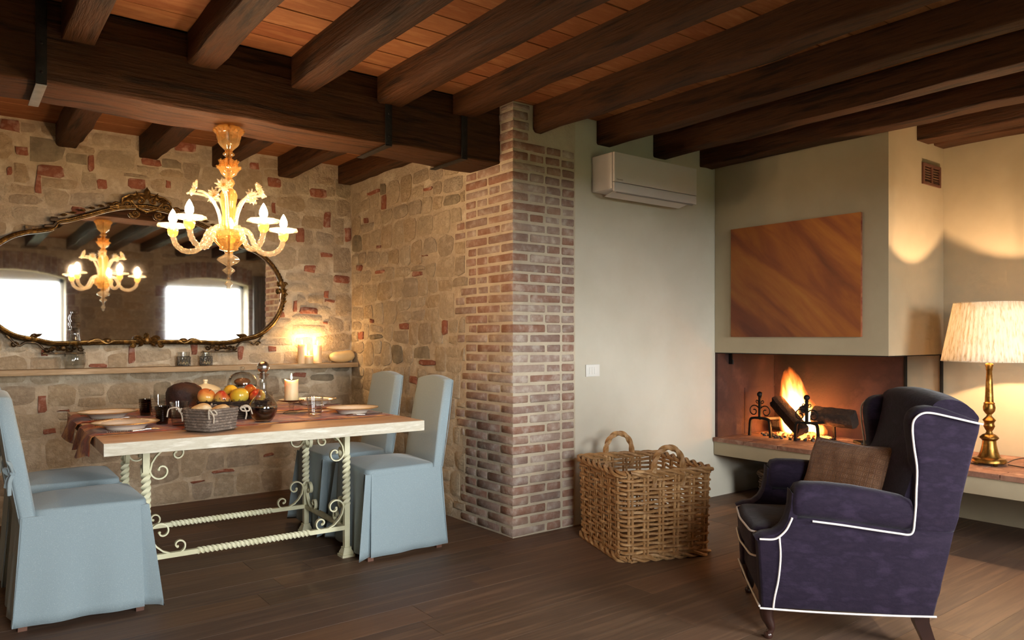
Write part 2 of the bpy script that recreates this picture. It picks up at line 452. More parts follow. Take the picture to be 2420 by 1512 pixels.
# the girder: one big timber with iron straps
girder = thing('ceiling_girder', 'massive dark girder carrying the joists and the chandelier', 'beam', (0, 0, 0))
beam('timber', 'girder_wood', 'X', XL + 0.002, XP - 0.002, YB0, YB1, ZB, 2.47, wob=0.006, seed=3, seg=46, ch=0.009, parent=girder)
beam('bolster', 'girder_wood', 'X', XL + 0.002, XP - 0.002, YB0 + 0.012, YB1 - 0.012, 2.465, ZC - 0.002, wob=0.004, seed=9, seg=30, ch=0.003, parent=girder)
for sx in (0.293, 1.885, 2.376):
    q = MB(); w = 0.04
    q.box(sx, sx + w, YB0 - 0.012, YB0 - 0.004, ZB - 0.006, ZC - 0.01, ch=0.0015)
    st = q.build('iron_strap', 'black_iron', girder)
    q = MB(); q.box(sx, sx + w, YB0 - 0.012, YB1 + 0.010, ZB - 0.013, ZB - 0.007, ch=0.0015)
    if sx < 1: q.build('strap_plate', 'zinc', girder)
    else: q.build('strap_plate', 'black_iron', girder)
    for zz in (ZB + 0.04, ZB + 0.16):
        q = MB(); q.sphere((sx + w / 2, YB0 - 0.013, zz), 0.006, 8, 5); q.build('bolt', 'black_iron', st)

# ------------------------------------------------------------------ masonry
def clip(poly, nx, ny, d):
    """keep the part of the polygon with nx*x+ny*y <= d"""
    out = []
    for i in range(len(poly)):
        p, q = poly[i], poly[(i + 1) % len(poly)]
        a = nx * p[0] + ny * p[1] - d; b = nx * q[0] + ny * q[1] - d
        if a <= 0: out.append(p)
        if (a < 0 < b) or (b < 0 < a):
            t = a / (a - b); out.append((p[0] + (q[0] - p[0]) * t, p[1] + (q[1] - p[1]) * t))
    return out
def area(p): return abs(sum(p[i][0] * p[(i + 1) % len(p)][1] - p[(i + 1) % len(p)][0] * p[i][1] for i in range(len(p)))) / 2 if len(p) > 2 else 0
def rounded_cell(c, r, pts=10, pw=3.2):
    """superellipse fitted into a quad cell c = 4 corners"""
    out = []; k = r.uniform(0.0, 1.0)
    for i in range(pts):
        a = 2 * pi * (i + k) / pts
        ca, sa = cos(a), sin(a)
        u = 0.5 + 0.5 * math.copysign(abs(ca) ** (2 / pw), ca); v = 0.5 + 0.5 * math.copysign(abs(sa) ** (2 / pw), sa)
        p = [(c[0][j] * (1 - u) * (1 - v) + c[1][j] * u * (1 - v) + c[2][j] * u * v + c[3][j] * (1 - u) * v) for j in (0, 1)]
        out.append((p[0] + r.uniform(-.006, .006), p[1] + r.uniform(-.006, .006)))
    return out
def rubble(wall, M, u0, u1, v0, v1, chips, seed, wmin, wmax, hmin, hmax, holes=(), proud=(0.001, 0.007), skip=None, gap=0.010):
    """stones laid in wavy courses on the plane M(u,v,depth); chips = brick pieces (u0,v0,u1,v1)"""
    r = random.Random(seed); v = v0; prev = None
    rows = []
    while v < v1 - 0.03:
        h = min(r.uniform(hmin, hmax), v1 - v)
        if v1 - v - h < 0.05: h = v1 - v
        rows.append((v, v + h)); v += h
    wave = lambda u, k: 0.018 * sin(u * 3.1 + k * 1.7) + 0.012 * sin(u * 7.3 + k * 2.9)
    n = 0
    for ri, (a, b) in enumerate(rows):
        u = u0; j0 = 0.0
        while u < u1 - 0.02:
            w = min(r.uniform(wmin, wmax), u1 - u)
            if u1 - u - w < 0.05: w = u1 - u
            j1 = r.uniform(-.02, .02) if u + w < u1 - 0.01 else 0.0
            g = gap * r.uniform(0.35, 1.1)
            wa0, wa1 = (wave(u, ri), wave(u + w, ri)) if ri > 0 else (0, 0)
            wb0, wb1 = (wave(u, ri + 1), wave(u + w, ri + 1)) if ri < len(rows) - 1 else (0, 0)
            cells = [[(u + j0 + g, a + wa0 + g), (u + w + j1 - g, a + wa1 + g), (u + w - j1 * .3 - g, b + wb1 - g), (u - j0 * .3 + g, b + wb0 - g)]]
            if b - a > 0.15 and r.random() < 0.28:      # two thin ones above each other
                t = r.uniform(.4, .6); c = cells[0]
                m0 = tuple(c[0][i] * (1 - t) + c[3][i] * t for i in (0, 1)); m1 = tuple(c[1][i] * (1 - t) + c[2][i] * t for i in (0, 1))
                cells = [[c[0], c[1], (m1[0], m1[1] - g), (m0[0], m0[1] - g)], [(m0[0], m0[1] + g), (m1[0], m1[1] + g), c[2], c[3]]]
            for c in cells:
                poly = rounded_cell(c, r, 10, r.uniform(2.6, 6.0))
                poly = [(min(max(p[0], u0 + .004), u1 - .004), min(max(p[1], v0 + .003), v1 - .003)) for p in poly]
                for (x0, y0, x1, y1) in list(chips) + list(holes):
                    e = 0.008
                    bx = (min(p[0] for p in poly), max(p[0] for p in poly), min(p[1] for p in poly), max(p[1] for p in poly))
                    if bx[0] < x1 + e and bx[1] > x0 - e and bx[2] < y1 + e and bx[3] > y0 - e:
                        cand = [clip(poly, 1, 0, x0 - e), clip(poly, -1, 0, -(x1 + e)), clip(poly, 0, 1, y0 - e), clip(poly, 0, -1, -(y1 + e))]
                        poly = max(cand, key=area)
                        if area(poly) < 0.0009: break
                if area(poly) < 0.0009 or len(poly) < 4: continue
                if skip and skip(sum(p[0] for p in poly) / len(poly), sum(p[1] for p in poly) / len(poly)): continue
                d = r.uniform(*proud)
                q = MB(); q.prism(poly, 0.012 + d * .5, M=M @ T(0, 0, -0.012), inset=min(0.028, sqrt(area(poly)) * .20), rise=0.003 + d * .35)
                q.build('stone', 'dark_stone' if r.random() < 0.04 else 'stone', wall, angle=50); n += 1
            u += w; j0 = j1
    for (x0, y0, x1, y1) in chips:
        poly = rounded_cell([(x0, y0), (x1, y0), (x1, y1), (x0, y1)], r, 8, 6.0)
        q = MB(); q.prism(poly, 0.016, M=M @ T(0, 0, -0.006), inset=0.006, rise=0.003)
        q.build('brick_chip', 'brick_chip', wall, angle=50); n += 1
    return n

def ray_uv(px, py, X=None, Y=None):
    lat = (px - 1210.0) / F_PX; up = (796.0 - py) / F_PX
    c, s = cos(YAW), sin(YAW)
    r = (c * lat + s, -s * lat + c, up); k = X / r[0] if X is not None else Y / r[1]
    return (r[0] * k, r[1] * k, H_CAM + r[2] * k)

# wall with the mirror: plane Y = YM, u = x, v = z, out of the wall = -Y
q = MB(); q.box(XL, XP + 0.3, YM, YM + 0.25, -0.05, ZC + 0.1)
wall_back = struct(q.build('wall_back', 'mortar', smooth=False))
CH = [(0, 286, 46, 307), (36, 349, 67, 364), (18, 395, 30, 414), (88, 393, 150, 414), (208, 368, 221, 405), (84, 414, 96, 458), (230, 426, 251, 445),
      (303, 424, 343, 443), (391, 428, 403, 445), (334, 378, 380, 389), (167, 491, 203, 504), (410, 337, 463, 354), (632, 423, 665, 440), (641, 480, 651, 503),
      (732, 448, 771, 464), (765, 501, 781, 538), (814, 538, 828, 571), (700, 540, 718, 573), (757, 599, 786, 608), (718, 628, 745, 642), (788, 652, 827, 667),
      (765, 686, 776, 704), (766, 707, 791, 713), (708, 727, 751, 741), (693, 710, 701, 736), (658, 736, 671, 751), (763, 759, 775, 766), (633, 818, 653, 831),
      (691, 878, 722, 891), (303, 816, 319, 858), (211, 860, 252, 868), (95, 827, 111, 841), (562, 817, 574, 850), (451, 810, 466, 837), (91, 933, 110, 975),
      (102, 1011, 131, 1026), (135, 967, 163, 974), (499, 1106, 554, 1120), (450, 1134, 484, 1142), (622, 1070, 646, 1078), (560, 470, 575, 492), (590, 385, 612, 397)]
chips = []
for (a, b, c, d) in CH:
    p, r_ = ray_uv(a, d, Y=YM), ray_uv(c, b, Y=YM); chips.append((p[0], max(p[2], .01), r_[0], r_[2]))
M_BACK = Matrix(((1, 0, 0, 0), (0, 0, -1, YM), (0, 1, 0, 0), (0, 0, 0, 1)))
rubble(wall_back, M_BACK, 0.05, XP - 0.004, 0.0, ZC - 0.01, chips, 5, 0.13, 0.30, 0.11, 0.20)

# side wall of stone and the brick pillar at its end: plane X = XP, u = y, v = z, out of the wall = -X
q = MB(); q.box(XP, XP + 0.28, YP + 0.5, YM, -0.05, ZC + 0.1)
wall_side = struct(q.build('wall_side', 'mortar', smooth=False))
CH2 = [(870, 446, 899, 463), (903, 459, 914, 497), (1002, 440, 1023, 453), (862, 514, 871, 528), (892, 579, 901, 589), (999, 601, 1012, 607), (889, 636, 909, 648),
       (977, 640, 999, 653), (844, 625, 857, 640), (946, 764, 967, 779), (876, 754, 884, 762), (848, 784, 860, 801), (1048, 757, 1059, 790), (993, 851, 1030, 861), (970, 889, 987, 905)]
chips = []
for (a, b, c, d) in CH2:
    p, r_ = ray_uv(a, d, X=XP), ray_uv(c, b, X=XP); chips.append((r_[1], max(.01, min(p[2], r_[2])), p[1], max(p[2], r_[2])))
M_SIDE = Matrix(((0, 0, -1, XP), (-1, 0, 0, 0), (0, 1, 0, 0), (0, 0, 0, 1)))   # u' = -y keeps the frame right-handed
chips = [(-c, b, -a, d) for (a, b, c, d) in chips]
# courses of the pillar
COURSE = 0.0605; NC = int(ZC / COURSE) + 1
tooth = []
rt = random.Random(11)
for k in range(NC):
    tooth.append(rt.choice([0.50, 0.50, 0.545, 0.56, 0.50, 0.47]))
for k, ln in ((22, 0.63), (23, 0.62), (30, .63), (31, .61), (19, .60), (10, .6), (11, .62)): tooth[k] = ln
def in_pillar(u, v):
    k = min(NC - 1, int(v / COURSE)); return (-u) < YP + tooth[k] - 0.01
holes = [(-(YP + tooth[k]), k * COURSE, -YP + 0.2, (k + 1) * COURSE) for k in range(NC)]
rubble(wall_side, M_SIDE, -YM + 0.012, -(YP + 0.46), 0.0, ZB + 0.14, chips + [], 21, 0.12, 0.24, 0.12, 0.20, holes=holes, proud=(0.003, 0.014))

q = MB(); q.box(XP, XP + 0.495, YP, YP + 0.5, -0.05, ZC + 0.1); q.box(XP + 0.03, XP + 0.26, YP + 0.4, YP + 0.8, -0.05, ZC + 0.1)
pillar = struct(q.build('wall_pillar', 'brick_mortar', smooth=False))
def brick(x0, x1, y0, y1, z0, z1, r):
    """a worn brick standing 4-7 mm proud of the pillar's mortar"""
    p = r.uniform(0.003, 0.007); c = 0.006
    j = lambda: r.uniform(-.0022, .0022)
    q = MB(); bm = bmesh.new(); bmesh.ops.create_cube(bm, size=1)
    for v in bm.verts:
        v.co = ((x0 if v.co.x < 0 else x1) + j(), (y0 if v.co.y < 0 else y1) + j(), (z0 if v.co.z < 0 else z1) + j())
    bmesh.ops.bevel(bm, geom=bm.edges[:], offset=c, segments=1, affect='EDGES')
    q.addbm(bm)
    return q.build('brick', 'brick', pillar, angle=60)
rb = random.Random(4)
g = 0.014
for k in range(NC):
    z0 = k * COURSE + g / 2; z1 = (k + 1) * COURSE - g / 2
    if z1 > ZC - 0.01: z1 = ZC - 0.01
    if z1 - z0 < 0.02: continue
    pr = rb.uniform(0.003, 0.007)
    xf, yf = XP - pr, YP - pr
    joist_cut = z0 > 2.36                          # bricks give way to the joist bedded in the top
    if k % 2 == 0: lx, ly = 0.255, 0.122           # corner brick: stretcher on the window side
    else: lx, ly = 0.122, 0.255
    brick(xf, XP + (min(lx, .13) if joist_cut else lx) - g / 2, yf, YP + ly - g / 2, z0, z1, rb)
    # the face towards the windows
    x = XP + lx; end = XP + 0.492
    if not joist_cut:
        seq = [0.255, 0.15] if k % 2 else [0.125, 0.25]
        if rb.random() < .2: seq = [0.12, 0.13, 0.2]
        for s_ in seq:
            e = min(x + s_, end)
            if end - e < 0.06: e = end
            if e - x > 0.03: brick(x + g / 2, e - g / 2, YP - rb.uniform(.003, .007), YP + 0.05, z0, z1, rb)
            x = e
            if x >= end: break
    # the face towards the table
    y = YP + ly; end = YP + tooth[k]
    if z1 > ZB and ly > 0.12: end = min(end, YB0 - 0.004)
    if z1 > ZB: end = min(end, YB0 - 0.004)
    while y < end - 0.02:
        s_ = rb.choice([0.25, 0.25, 0.122])
        e = min(y + s_, end)
        if end - e < 0.05: e = end
        brick(XP - rb.uniform(.003, .007), XP + 0.05, y + g / 2, e - g / 2, z0, z1, rb)
        y = e

# plaster wall beside the pillar, the lamp wall, the plain side wall
q = MB(); q.box(XP + 0.495, XR + 0.25, YP + 0.001, YP + 0.25, -0.05, ZC + 0.1)
wall_middle = struct(q.build('wall_middle', 'plaster', smooth=False))
q = MB(); q.box(XR, XR + 0.25, YF - 0.35, YP, -0.05, ZC + 0.1)
wall_right = struct(q.build('wall_right', 'hood_plaster', smooth=False))
q = MB(); q.box(XL - 0.25, XL, YF - 0.35, YM + 0.25, -0.05, ZC + 0.1)
wall_left = struct(q.build('wall_left', 'mortar', smooth=False))

# wall with the two windows, behind the camera (seen in the mirror)
q = MB(); th = 0.35
xs = [XL] + [e for w in WINDOWS for e in w] + [XR]
for i in range(0, len(xs), 2): q.box(xs[i], xs[i + 1], YF - th, YF, -0.05, ZC + 0.1)
for (a, b) in WINDOWS:
    q.box(a, b, YF - th, YF, -0.05, WIN_Z0)
    n = 12; arc = [(a + (b - a) * i / n, WIN_Z1 + WIN_RISE * (1 - (2 * i / n - 1) ** 2)) for i in range(n + 1)]
    poly = arc + [(b, ZC + 0.1), (a, ZC + 0.1)]
    for i in range(n):
        (x0, z0), (x1, z1) = arc[i], arc[i + 1]
        q.add([(x0, YF - th, z0), (x1, YF - th, z1), (x1, YF, z1), (x0, YF, z0), (x0, YF - th, ZC + .1), (x1, YF - th, ZC + .1), (x1, YF, ZC + .1), (x0, YF, ZC + .1)],
              [(0, 1, 2, 3), (4, 5, 6, 7), (0, 1, 5, 4), (3, 2, 6, 7)])
wall_front = struct(q.build('wall_front', 'mortar', smooth=False))
M_FRONT = Matrix(((-1, 0, 0, 0), (0, 0, 1, YF), (0, 1, 0, 0), (0, 0, 0, 1)))
wholes = [(-b - 0.18, 0.0, -a + 0.18, WIN_Z1 + WIN_RISE + 0.28) for (a, b) in WINDOWS]
rubble(wall_front, M_FRONT, -4.6, 0.0, 0.5, ZC - 0.12, [], 31, 0.18, 0.36, 0.14, 0.22, holes=wholes, proud=(0.004, 0.016))
for wi, (a, b) in enumerate(WINDOWS):
    n = 17
    for i in range(n):
        x0 = a - 0.06 + (b - a + 0.12) * i / n; x1 = a - 0.06 + (b - a + 0.12) * (i + 1) / n
        zz = WIN_Z1 + WIN_RISE * (1 - (2 * (i + .5) / n - 1) ** 2) + 0.005
        q = MB(); q.box(x0 + .005, x1 - .005, YF - 0.01, YF + 0.012, zz, zz + 0.24, ch=0.004); q.build('brick', 'brick', wall_front)
    for k in range(8):                                  # brick jambs
        for sgn, e in ((-1, a), (1, b)):
            l = 0.16 if k % 2 else 0.11
            q = MB(); q.box(min(e, e + sgn * l), max(e, e + sgn * l), YF - 0.01, YF + 0.01, 0.62 + k * .17, 0.62 + k * .17 + 0.155, ch=0.004); q.build('brick', 'brick', wall_front)
    w = struct(thing('window_%d' % (wi + 1), None, None, (0, 0, 0)))
    q = MB(); yy = YF - th + 0.04
    for (p0, p1, r0, r1) in ((a, a + .06, WIN_Z0, WIN_Z1 + .1), (b - .06, b, WIN_Z0, WIN_Z1 + .1), (a, b, WIN_Z0, WIN_Z0 + .07), (a, b, WIN_Z1 - 0.05, WIN_Z1 + .1)):
        q.box(p0, p1, yy, yy + .05, r0, r1)
    q.build('window_frame', 'window_white', w, smooth=False)
    for h_ in (0,):
        q = MB(); x0 = a + .06; x1 = b - .06
        q.box(x0, x1, yy + .02, yy + .026, WIN_Z0 + .07, WIN_Z1 - .05); q.build('pane', 'window_glass', w, smooth=False)
    q = MB(); q.box(a - .02, b + .02, YF - th + .08, YF + .03, WIN_Z0 - .03, WIN_Z0); q.build('window_sill', 'window_white', w)
q = MB(); q.box(-40, 45, -60, YF - th - 0.2, -1.2, -1.0)  # unseen ground, added and kept dark to cut light coming up through the windows
gr = struct(q.build('ground_outside', pm('unseen_dark_ground', ['4A4E36', '3C4030'], scale=3, rough=0.95), smooth=False))

# ------------------------------------------------------------------ shelf and mirror on the stone wall
pm('shelf_wood', ['B59A78', 'A0845F', 'C4AC8C'], scale=4, stretch=(0.6, 6, 8), rough=0.6, bump=0.2, bscale=10)
pm('gilt', ['8A6A3A', '5E4526', 'B08A4C'], scale=30, rough=0.32, rough2=0.5, metal=0.85, bump=0.5, bscale=70, bdist=0.004)
pm('gilt_dark', ['4A3822', '2E2216', '6E5430'], scale=30, rough=0.4, metal=0.7, bump=0.5, bscale=70, bdist=0.004)
pm('silvering', ['F2F4F4'], rough=0.025, metal=1.0)
thin_glass('clear_glass', (0.92, 0.93, 0.93), 1.0, 0.02)
thin_glass('smoke_glass', (0.30, 0.26, 0.24), 1.0, 0.02)
pm('candle_wax', ['F3DDB4', 'E9C998'], scale=6, rough=0.45, sss=0.35)
emis('flame_small', 'FFC46A', 40.0)
pm('wick', ['2A211A'], rough=0.9)
pm('gourd_skin', ['E9CF9E', 'DDBE86'], scale=5, rough=0.4)
pm('pewter', ['7F7B74', '5C5952', '9A968E'], scale=40, rough=0.4, metal=0.6, bump=0.8, bscale=60)

q = MB(); q.box(-1.0, XP - 0.010, 5.512, YM - 0.012, 0.947, 0.983, ch=0.003)
tag(q.build('wall_shelf', 'shelf_wood'), 'long pale oak shelf board fixed to the stone wall below the mirror', 'shelf')

MX, MY = 1.104, 5.60
mirror = thing('wall_mirror', 'wide oval mirror in an ornate gilt frame hung above the shelf', 'mirror', (MX, MY, 0))
half = [(0.0, 1.168), (0.30, 1.166), (0.52, 1.160), (0.64, 1.184), (0.76, 1.215), (0.865, 1.300), (0.925, 1.40), (0.948, 1.52), (0.925, 1.63), (0.86, 1.735), (0.78, 1.805), (0.70, 1.842), (0.60, 1.866), (0.545, 1.885), (0.515, 1.925), (0.45, 1.945), (0.336, 1.990), (0.22, 2.035), (0.12, 2.062), (0.0, 2.075)]
curve = pcurve([(x, 0, z) for x, z in half], 5)
outline = curve + [Vector((-p.x, 0, p.z)) for p in reversed(curve[1:-1])]
q = MB(); n = len(outline)
q.add([(p.x, 0.0, p.z) for p in outline] + [(p.x, 0.012, p.z) for p in outline], [tuple(range(n)), tuple(reversed(range(n, 2 * n)))] + [(i, (i + 1) % n, n + (i + 1) % n, n + i) for i in range(n)])
q.build('mirror_glass', 'silvering', mirror, smooth=False)
q = MB(); q.box(-0.7, 0.7, 0.014, 0.035, 1.25, 1.9); q.build('backing', 'gilt_dark', mirror, smooth=False)
sect = [(-1, -.9), (-.55, -1.25), (-.1, -.85), (.25, -1.45), (.7, -1.5), (1.0, -.9), (1.0, .55), (-1, .55)]
def frame_path(off, y): return [Vector((p.x * (1 + off / 0.95), y, 1.6 + (p.z - 1.6) * (1 + off / 0.45))) for p in outline]
q = MB(); q.tube(frame_path(0.010, -0.004), 0.0135, closed=True, sect=[(b, a) for (a, b) in sect], up=(0, 1, 0)); fr = q.build('frame', 'gilt', mirror, angle=30)
q = MB(); q.tube(frame_path(0.024, 0.0), 0.008, n=6, closed=True, up=(0, 1, 0)); q.build('outer_moulding', 'gilt_dark', mirror)
rr = random.Random(3)
q = MB()
fp = frame_path(0.016, -0.026)
for i in range(0, len(fp) * 3):                     # bead row
    p = fp[i // 3].lerp(fp[(i // 3 + 1) % len(fp)], (i % 3) / 3)
    if p.z > 1.93 : q.sphere(p, 0.0055, 6, 4)
q.build('beading', 'gilt', mirror)
def scroll(q, M, r=0.03, w=0.006, turns=1.6, sgn=1):
    pts = [(x, 0, z * sgn) for x, z in spiral(0, 0, r, r * .15, 0, turns * 2 * pi, 22)]
    q.tube(pts, [w * (1.25 - .7 * i / 22) for i in range(23)], n=6, M=M, up=(0, 1, 0)); q.sphere((0, 0, 0), r * .22, 7, 5, M)
def leaf(q, M, l=0.05, w=0.016, h=0.01):
    n = 6; vs = []
    for i in range(n + 1):
        t = i / n; ww = w * sin(pi * min(1, t * 1.05 + .04)) ** .8 * (1 - .3 * t); b = h * sin(pi * t)
        vs += [(-ww, -b * .3, l * t), (0, -b - .004, l * t), (ww, -b * .3, l * t), (0, .004, l * t)]
    fs = [(i * 4 + k, i * 4 + (k + 1) % 4, i * 4 + 4 + (k + 1) % 4, i * 4 + 4 + k) for i in range(n) for k in range(4)]
    q.add(vs, fs, M)
# crest: openwork scrolls round two lobes
q = MB()
for sg in (-1, 1):
    scroll(q, T(sg * 0.035, -.02, 2.115) @ S3(sg, 1, 1), .032, .008, 1.1)
    scroll(q, T(sg * 0.10, -.02, 2.085) @ S3(sg, 1, 1) @ RY(.6), .028, .007, 1.5)
    scroll(q, T(sg * 0.062, -.025, 2.035) @ S3(sg, 1, -1), .026, .007, 1.5)
    scroll(q, T(sg * 0.155, -.02, 2.072) @ S3(sg, 1, 1), .022, .006, 1.4)
    for a, l in ((-.2, .05), (.45, .06), (1.0, .05), (1.5, .055)):
        leaf(q, T(sg * (.02 + .03 * a), -.02, 2.12) @ RY(sg * a), l, .014)
    for k in range(6): leaf(q, T(sg * (.17 + .045 * k), -.012, 2.078 - .017 * k) @ RY(sg * (1.45 + .06 * k)), .042, .009)
    q.tube([(sg * x, -.018, z) for x, z in ((.0, 2.05), (.05, 2.07), (.09, 2.12), (.06, 2.155), (.0, 2.16))], .007, n=6)
    q.tube([(sg * x, -.018, z) for x, z in ((.05, 2.15), (.09, 2.145), (.125, 2.12), (.13, 2.08), (.19, 2.06))], .0065, n=6)
leaf(q, T(0, -.02, 2.13), .075, .022, .014)
q.v = [(v[0] * 1.2, v[1], 2.05 + (v[2] - 2.05) * 1.12) for v in q.v]; q.build('crest', 'gilt', mirror)
# shoulders, sides, cartouches along the bottom, feet
for sg in (-1, 1):
    q = MB()
    q.tube([(sg * x, -.012, z) for x, z in ((.60, 1.90), (.55, 1.905), (.52, 1.945), (.47, 1.955))], .012, n=6)
    q.box(sg * .545 - .02, sg * .545 + .02, -.02, .01, 1.935, 1.965, ch=.005)
    leaf(q, T(sg * .55, -.012, 1.90) @ RY(-sg * 1.3), .06, .012)
    q.build('shoulder_ornament', 'gilt_dark', mirror)
    q = MB()
    for k in range(4):
        scroll(q, T(sg * (.955 + .01 * (k % 2)), -.02, 1.47 + .04 * k) @ S3(sg, 1, 1 if k % 2 else -1), .020, .006, 1.4)
    q.sphere((sg * .935, -.022, 1.60), (.016, .012, .026), 8, 6); q.sphere((sg * .925, -.022, 1.54), (.014, .012, .022), 8, 6)
    for k in range(4): leaf(q, T(sg * .955, -.015, 1.53) @ RY(sg * (-.9 + .6 * k)), .045, .012)
    q.build('side_ornament', 'gilt', mirror)
    q = MB()
    for k in range(15):                                # leafy outer edge, low on the side
        t = k / 14; p = curve[30 + int(t * 14)]
        leaf(q, T(sg * (p.x + .018), -.008, p.z - .012 * (1 - t)) @ RY(sg * (.9 - 1.1 * t)), .030, .007)
    q.build('leaf_edge', 'gilt_dark', mirror)
    q = MB()                                           # foot: bracket scroll on a rosette base
    q.tube(pcurve([(sg * x, -.012, z) for x, z in ((.80, 1.20), (.74, 1.135), (.70, 1.155), (.64, 1.15), (.60, 1.11), (.55, 1.085))], 5), .007, n=6)
    scroll(q, T(sg * .76, -.012, 1.14), .02, .006, 1.3)
    for k in range(7):
        scroll(q, T(sg * (.40 + .031 * k), -.016, 1.112 + .006 * sin(k * 2)), .017, .006, 1.2, 1 if k % 2 else -1)
    q.sphere((sg * .495, -.024, 1.118), (.022, .012, .018), 10, 6)
    q.box(sg * .49 - .12, sg * .49 + .12, -.022, .0, 1.078, 1.09, ch=.003)
    q.build('foot_ornament', 'gilt_dark', mirror)
    q = MB(); scroll(q, T(sg * .655, -.02, 1.19), .02, .006); leaf(q, T(sg * .66, -.02, 1.19) @ RY(-sg * 1.2), .06, .012); q.build('corner_leaf', 'gilt', mirror)
    q = MB()
    q.tube(pcurve([(sg * x, -.02, z) for x, z in ((.36, 1.155), (.30, 1.175), (.25, 1.15), (.20, 1.165))], 5), .008, n=6); q.sphere((sg * .24, -.02, 1.165), (.025, .014, .018), 8, 6)
    q.build('bottom_scroll', 'gilt', mirror)
q = MB()
for sg in (-1, 1):
    scroll(q, T(sg * .055, -.022, 1.175) @ S3(sg, 1, 1), .022, .008, 1.4); scroll(q, T(sg * .085, -.022, 1.135) @ S3(sg, 1, -1), .018, .006, 1.3)
    leaf(q, T(sg * .02, -.022, 1.16) @ RY(sg * .8), .06, .014); leaf(q, T(sg * .02, -.022, 1.15) @ RY(sg * 2.2), .05, .012)
q.sphere((0, -.024, 1.165), (.022, .014, .026), 10, 6); leaf(q, T(0, -.022, 1.18), .045, .016)
q.build('bottom_cartouche', 'gilt', mirror)

# ------------------------------------------------------------------ things on the shelf
ZS = 0.983
def candle(name, label, x, y, z, r, h, group, lean=0, strength=3.0, lump=False, rs=1):
    c = thing(name, label, 'candle', (x, y, z), 0, group)
    r_ = random.Random(rs); q = MB()
    n = 16; prof = [(r * .98, 0), (r, .004), (r, h * .5), (r * .99, h * .9)]
    q.lathe(prof + [(r * .97, h), (r * .80, h - .003), (r * .55, h - .012), (0.0, h - .014)], n)
    if lump:
        q.v = [(v[0] * (1 + .05 * sin(7 * v[2] / h)), v[1], v[2] + (.005 * cos(atan2(v[1], v[0]) * 2 + 1) if v[2] > h * .8 and (v[0] ** 2 + v[1] ** 2) > (r * .7) ** 2 else 0)) for v in q.v]
    q.build('wax', 'candle_wax', c)
    q = MB(); q.tube([(0, 0, h - .014), (.001, 0, h + .006)], .0012, n=5); q.build('wick', 'wick', c)
    q = MB(); q.lathe([(0.0005, h + .001), (.0045, h + .008), (.0052, h + .014), (.003, h + .026), (.0004, h + .036)], 8); q.build('flame', 'flame_small', c)
    l = bpy.data.lights.new('candle_light', 'POINT'); l.energy = strength; l.color = (1.0, .62, .28); l.shadow_soft_size = .012
    lo = bpy.data.objects.new('candle_light', l); COL.objects.link(lo); lo.parent = c; lo.location = (0, 0, h + .045)
    return c
GC = 'lit pillar candles on the shelf'
candle('pillar_candle', 'tall lit candle on the shelf, nearer the mirror, of three', ray_uv(714, 857, Y=5.575)[0], 5.575, ZS, .034, .150, GC, rs=1, strength=.7)
candle('pillar_candle', 'tall lit candle on the shelf beside the cream gourd', ray_uv(750, 855, Y=5.585)[0], 5.585, ZS, .034, .143, GC, rs=2, strength=.5)
candle('pillar_candle', 'short lit candle standing before two tall ones on the shelf', ray_uv(731, 858, Y=5.535)[0], 5.542, ZS, .034, .063, GC, rs=3, strength=.35)
q = MB(); path = pcurve([(-.095, 0, .05), (-.06, 0, .045), (0, 0, .043), (.05, 0, .047), (.095, 0, .058), (.118, 0, .066)], 5)
L_ = len(path); rad = [(.004 if i in (0, L_ - 1) else .048 * (sin(pi * min(1, (i / (L_ - 1)) * 1.0)) ** .38) * (0.93 + .1 * (i / L_))) for i in range(L_)]
q.tube(path, rad, n=18)
zmin = min(v[2] for v in q.v); q.v = [(v[0], v[1], v[2] - zmin) for v in q.v]
g_ = q.build('gourd', 'gourd_skin'); g_.location = (ray_uv(808, 850, Y=5.585)[0] - .012, 5.585, ZS); g_.rotation_euler = (0, 0, .05)
tag(g_, 'long cream gourd lying on the shelf in the corner', 'gourd')
for k, (px, lb) in enumerate(((435, 'openwork pewter votive holder on the shelf, nearer the glass carafe'), (487, 'openwork pewter votive holder on the shelf, nearer the candles'))):
    x = ray_uv(px, 860, Y=5.57)[0]
    v = thing('votive_holder', lb, 'candle holder', (x, 5.57, ZS), .3 * k, 'votive holders on the shelf')
    q = MB(); q.lathe([(.0, .006), (.036, .006), (.037, .01), (.038, .10), (.036, .10), (.035, .012), (0, .012)], 18); q.build('glass_cup', 'clear_glass', v)
    q = MB()
    for zz in (.006, .066): q.tube([(.041 * cos(a), .041 * sin(a), zz) for a in [2 * pi * i / 24 for i in range(24)]], .003, n=5, closed=True)
    for i in range(12):
        a = 2 * pi * i / 12
        M = RZ(a) @ T(.041, 0, .036)
        q.tube([(0, .022 * (z_ - .5) * (1 if z_ < .5 else -1), (z_ - .5) * .058) for z_ in (0, .25, .5, .75, 1)], .0022, n=4, M=M)
        q.tube([(0, -.011 + .022 * t, -.029 + .058 * t) for t in (0, .5, 1)], .0018, n=4, M=M)
        q.tube([(0, .011 - .022 * t, -.029 + .058 * t) for t in (0, .5, 1)], .0018, n=4, M=M)
        q.sphere((0, 0, 0), .0055, 5, 4, M)
    q.build('openwork', 'pewter', v)
    q = MB(); q.lathe([(.0, .013), (.03, .013), (.03, .03), (0, .03)], 14); q.build('tealight', 'candle_wax', v)
cx = ray_uv(177, 870, Y=5.56)[0]
ca = thing('glass_carafe', 'tall clear glass carafe with crystal stopper standing before the mirror', 'carafe', (cx, 5.56, ZS))
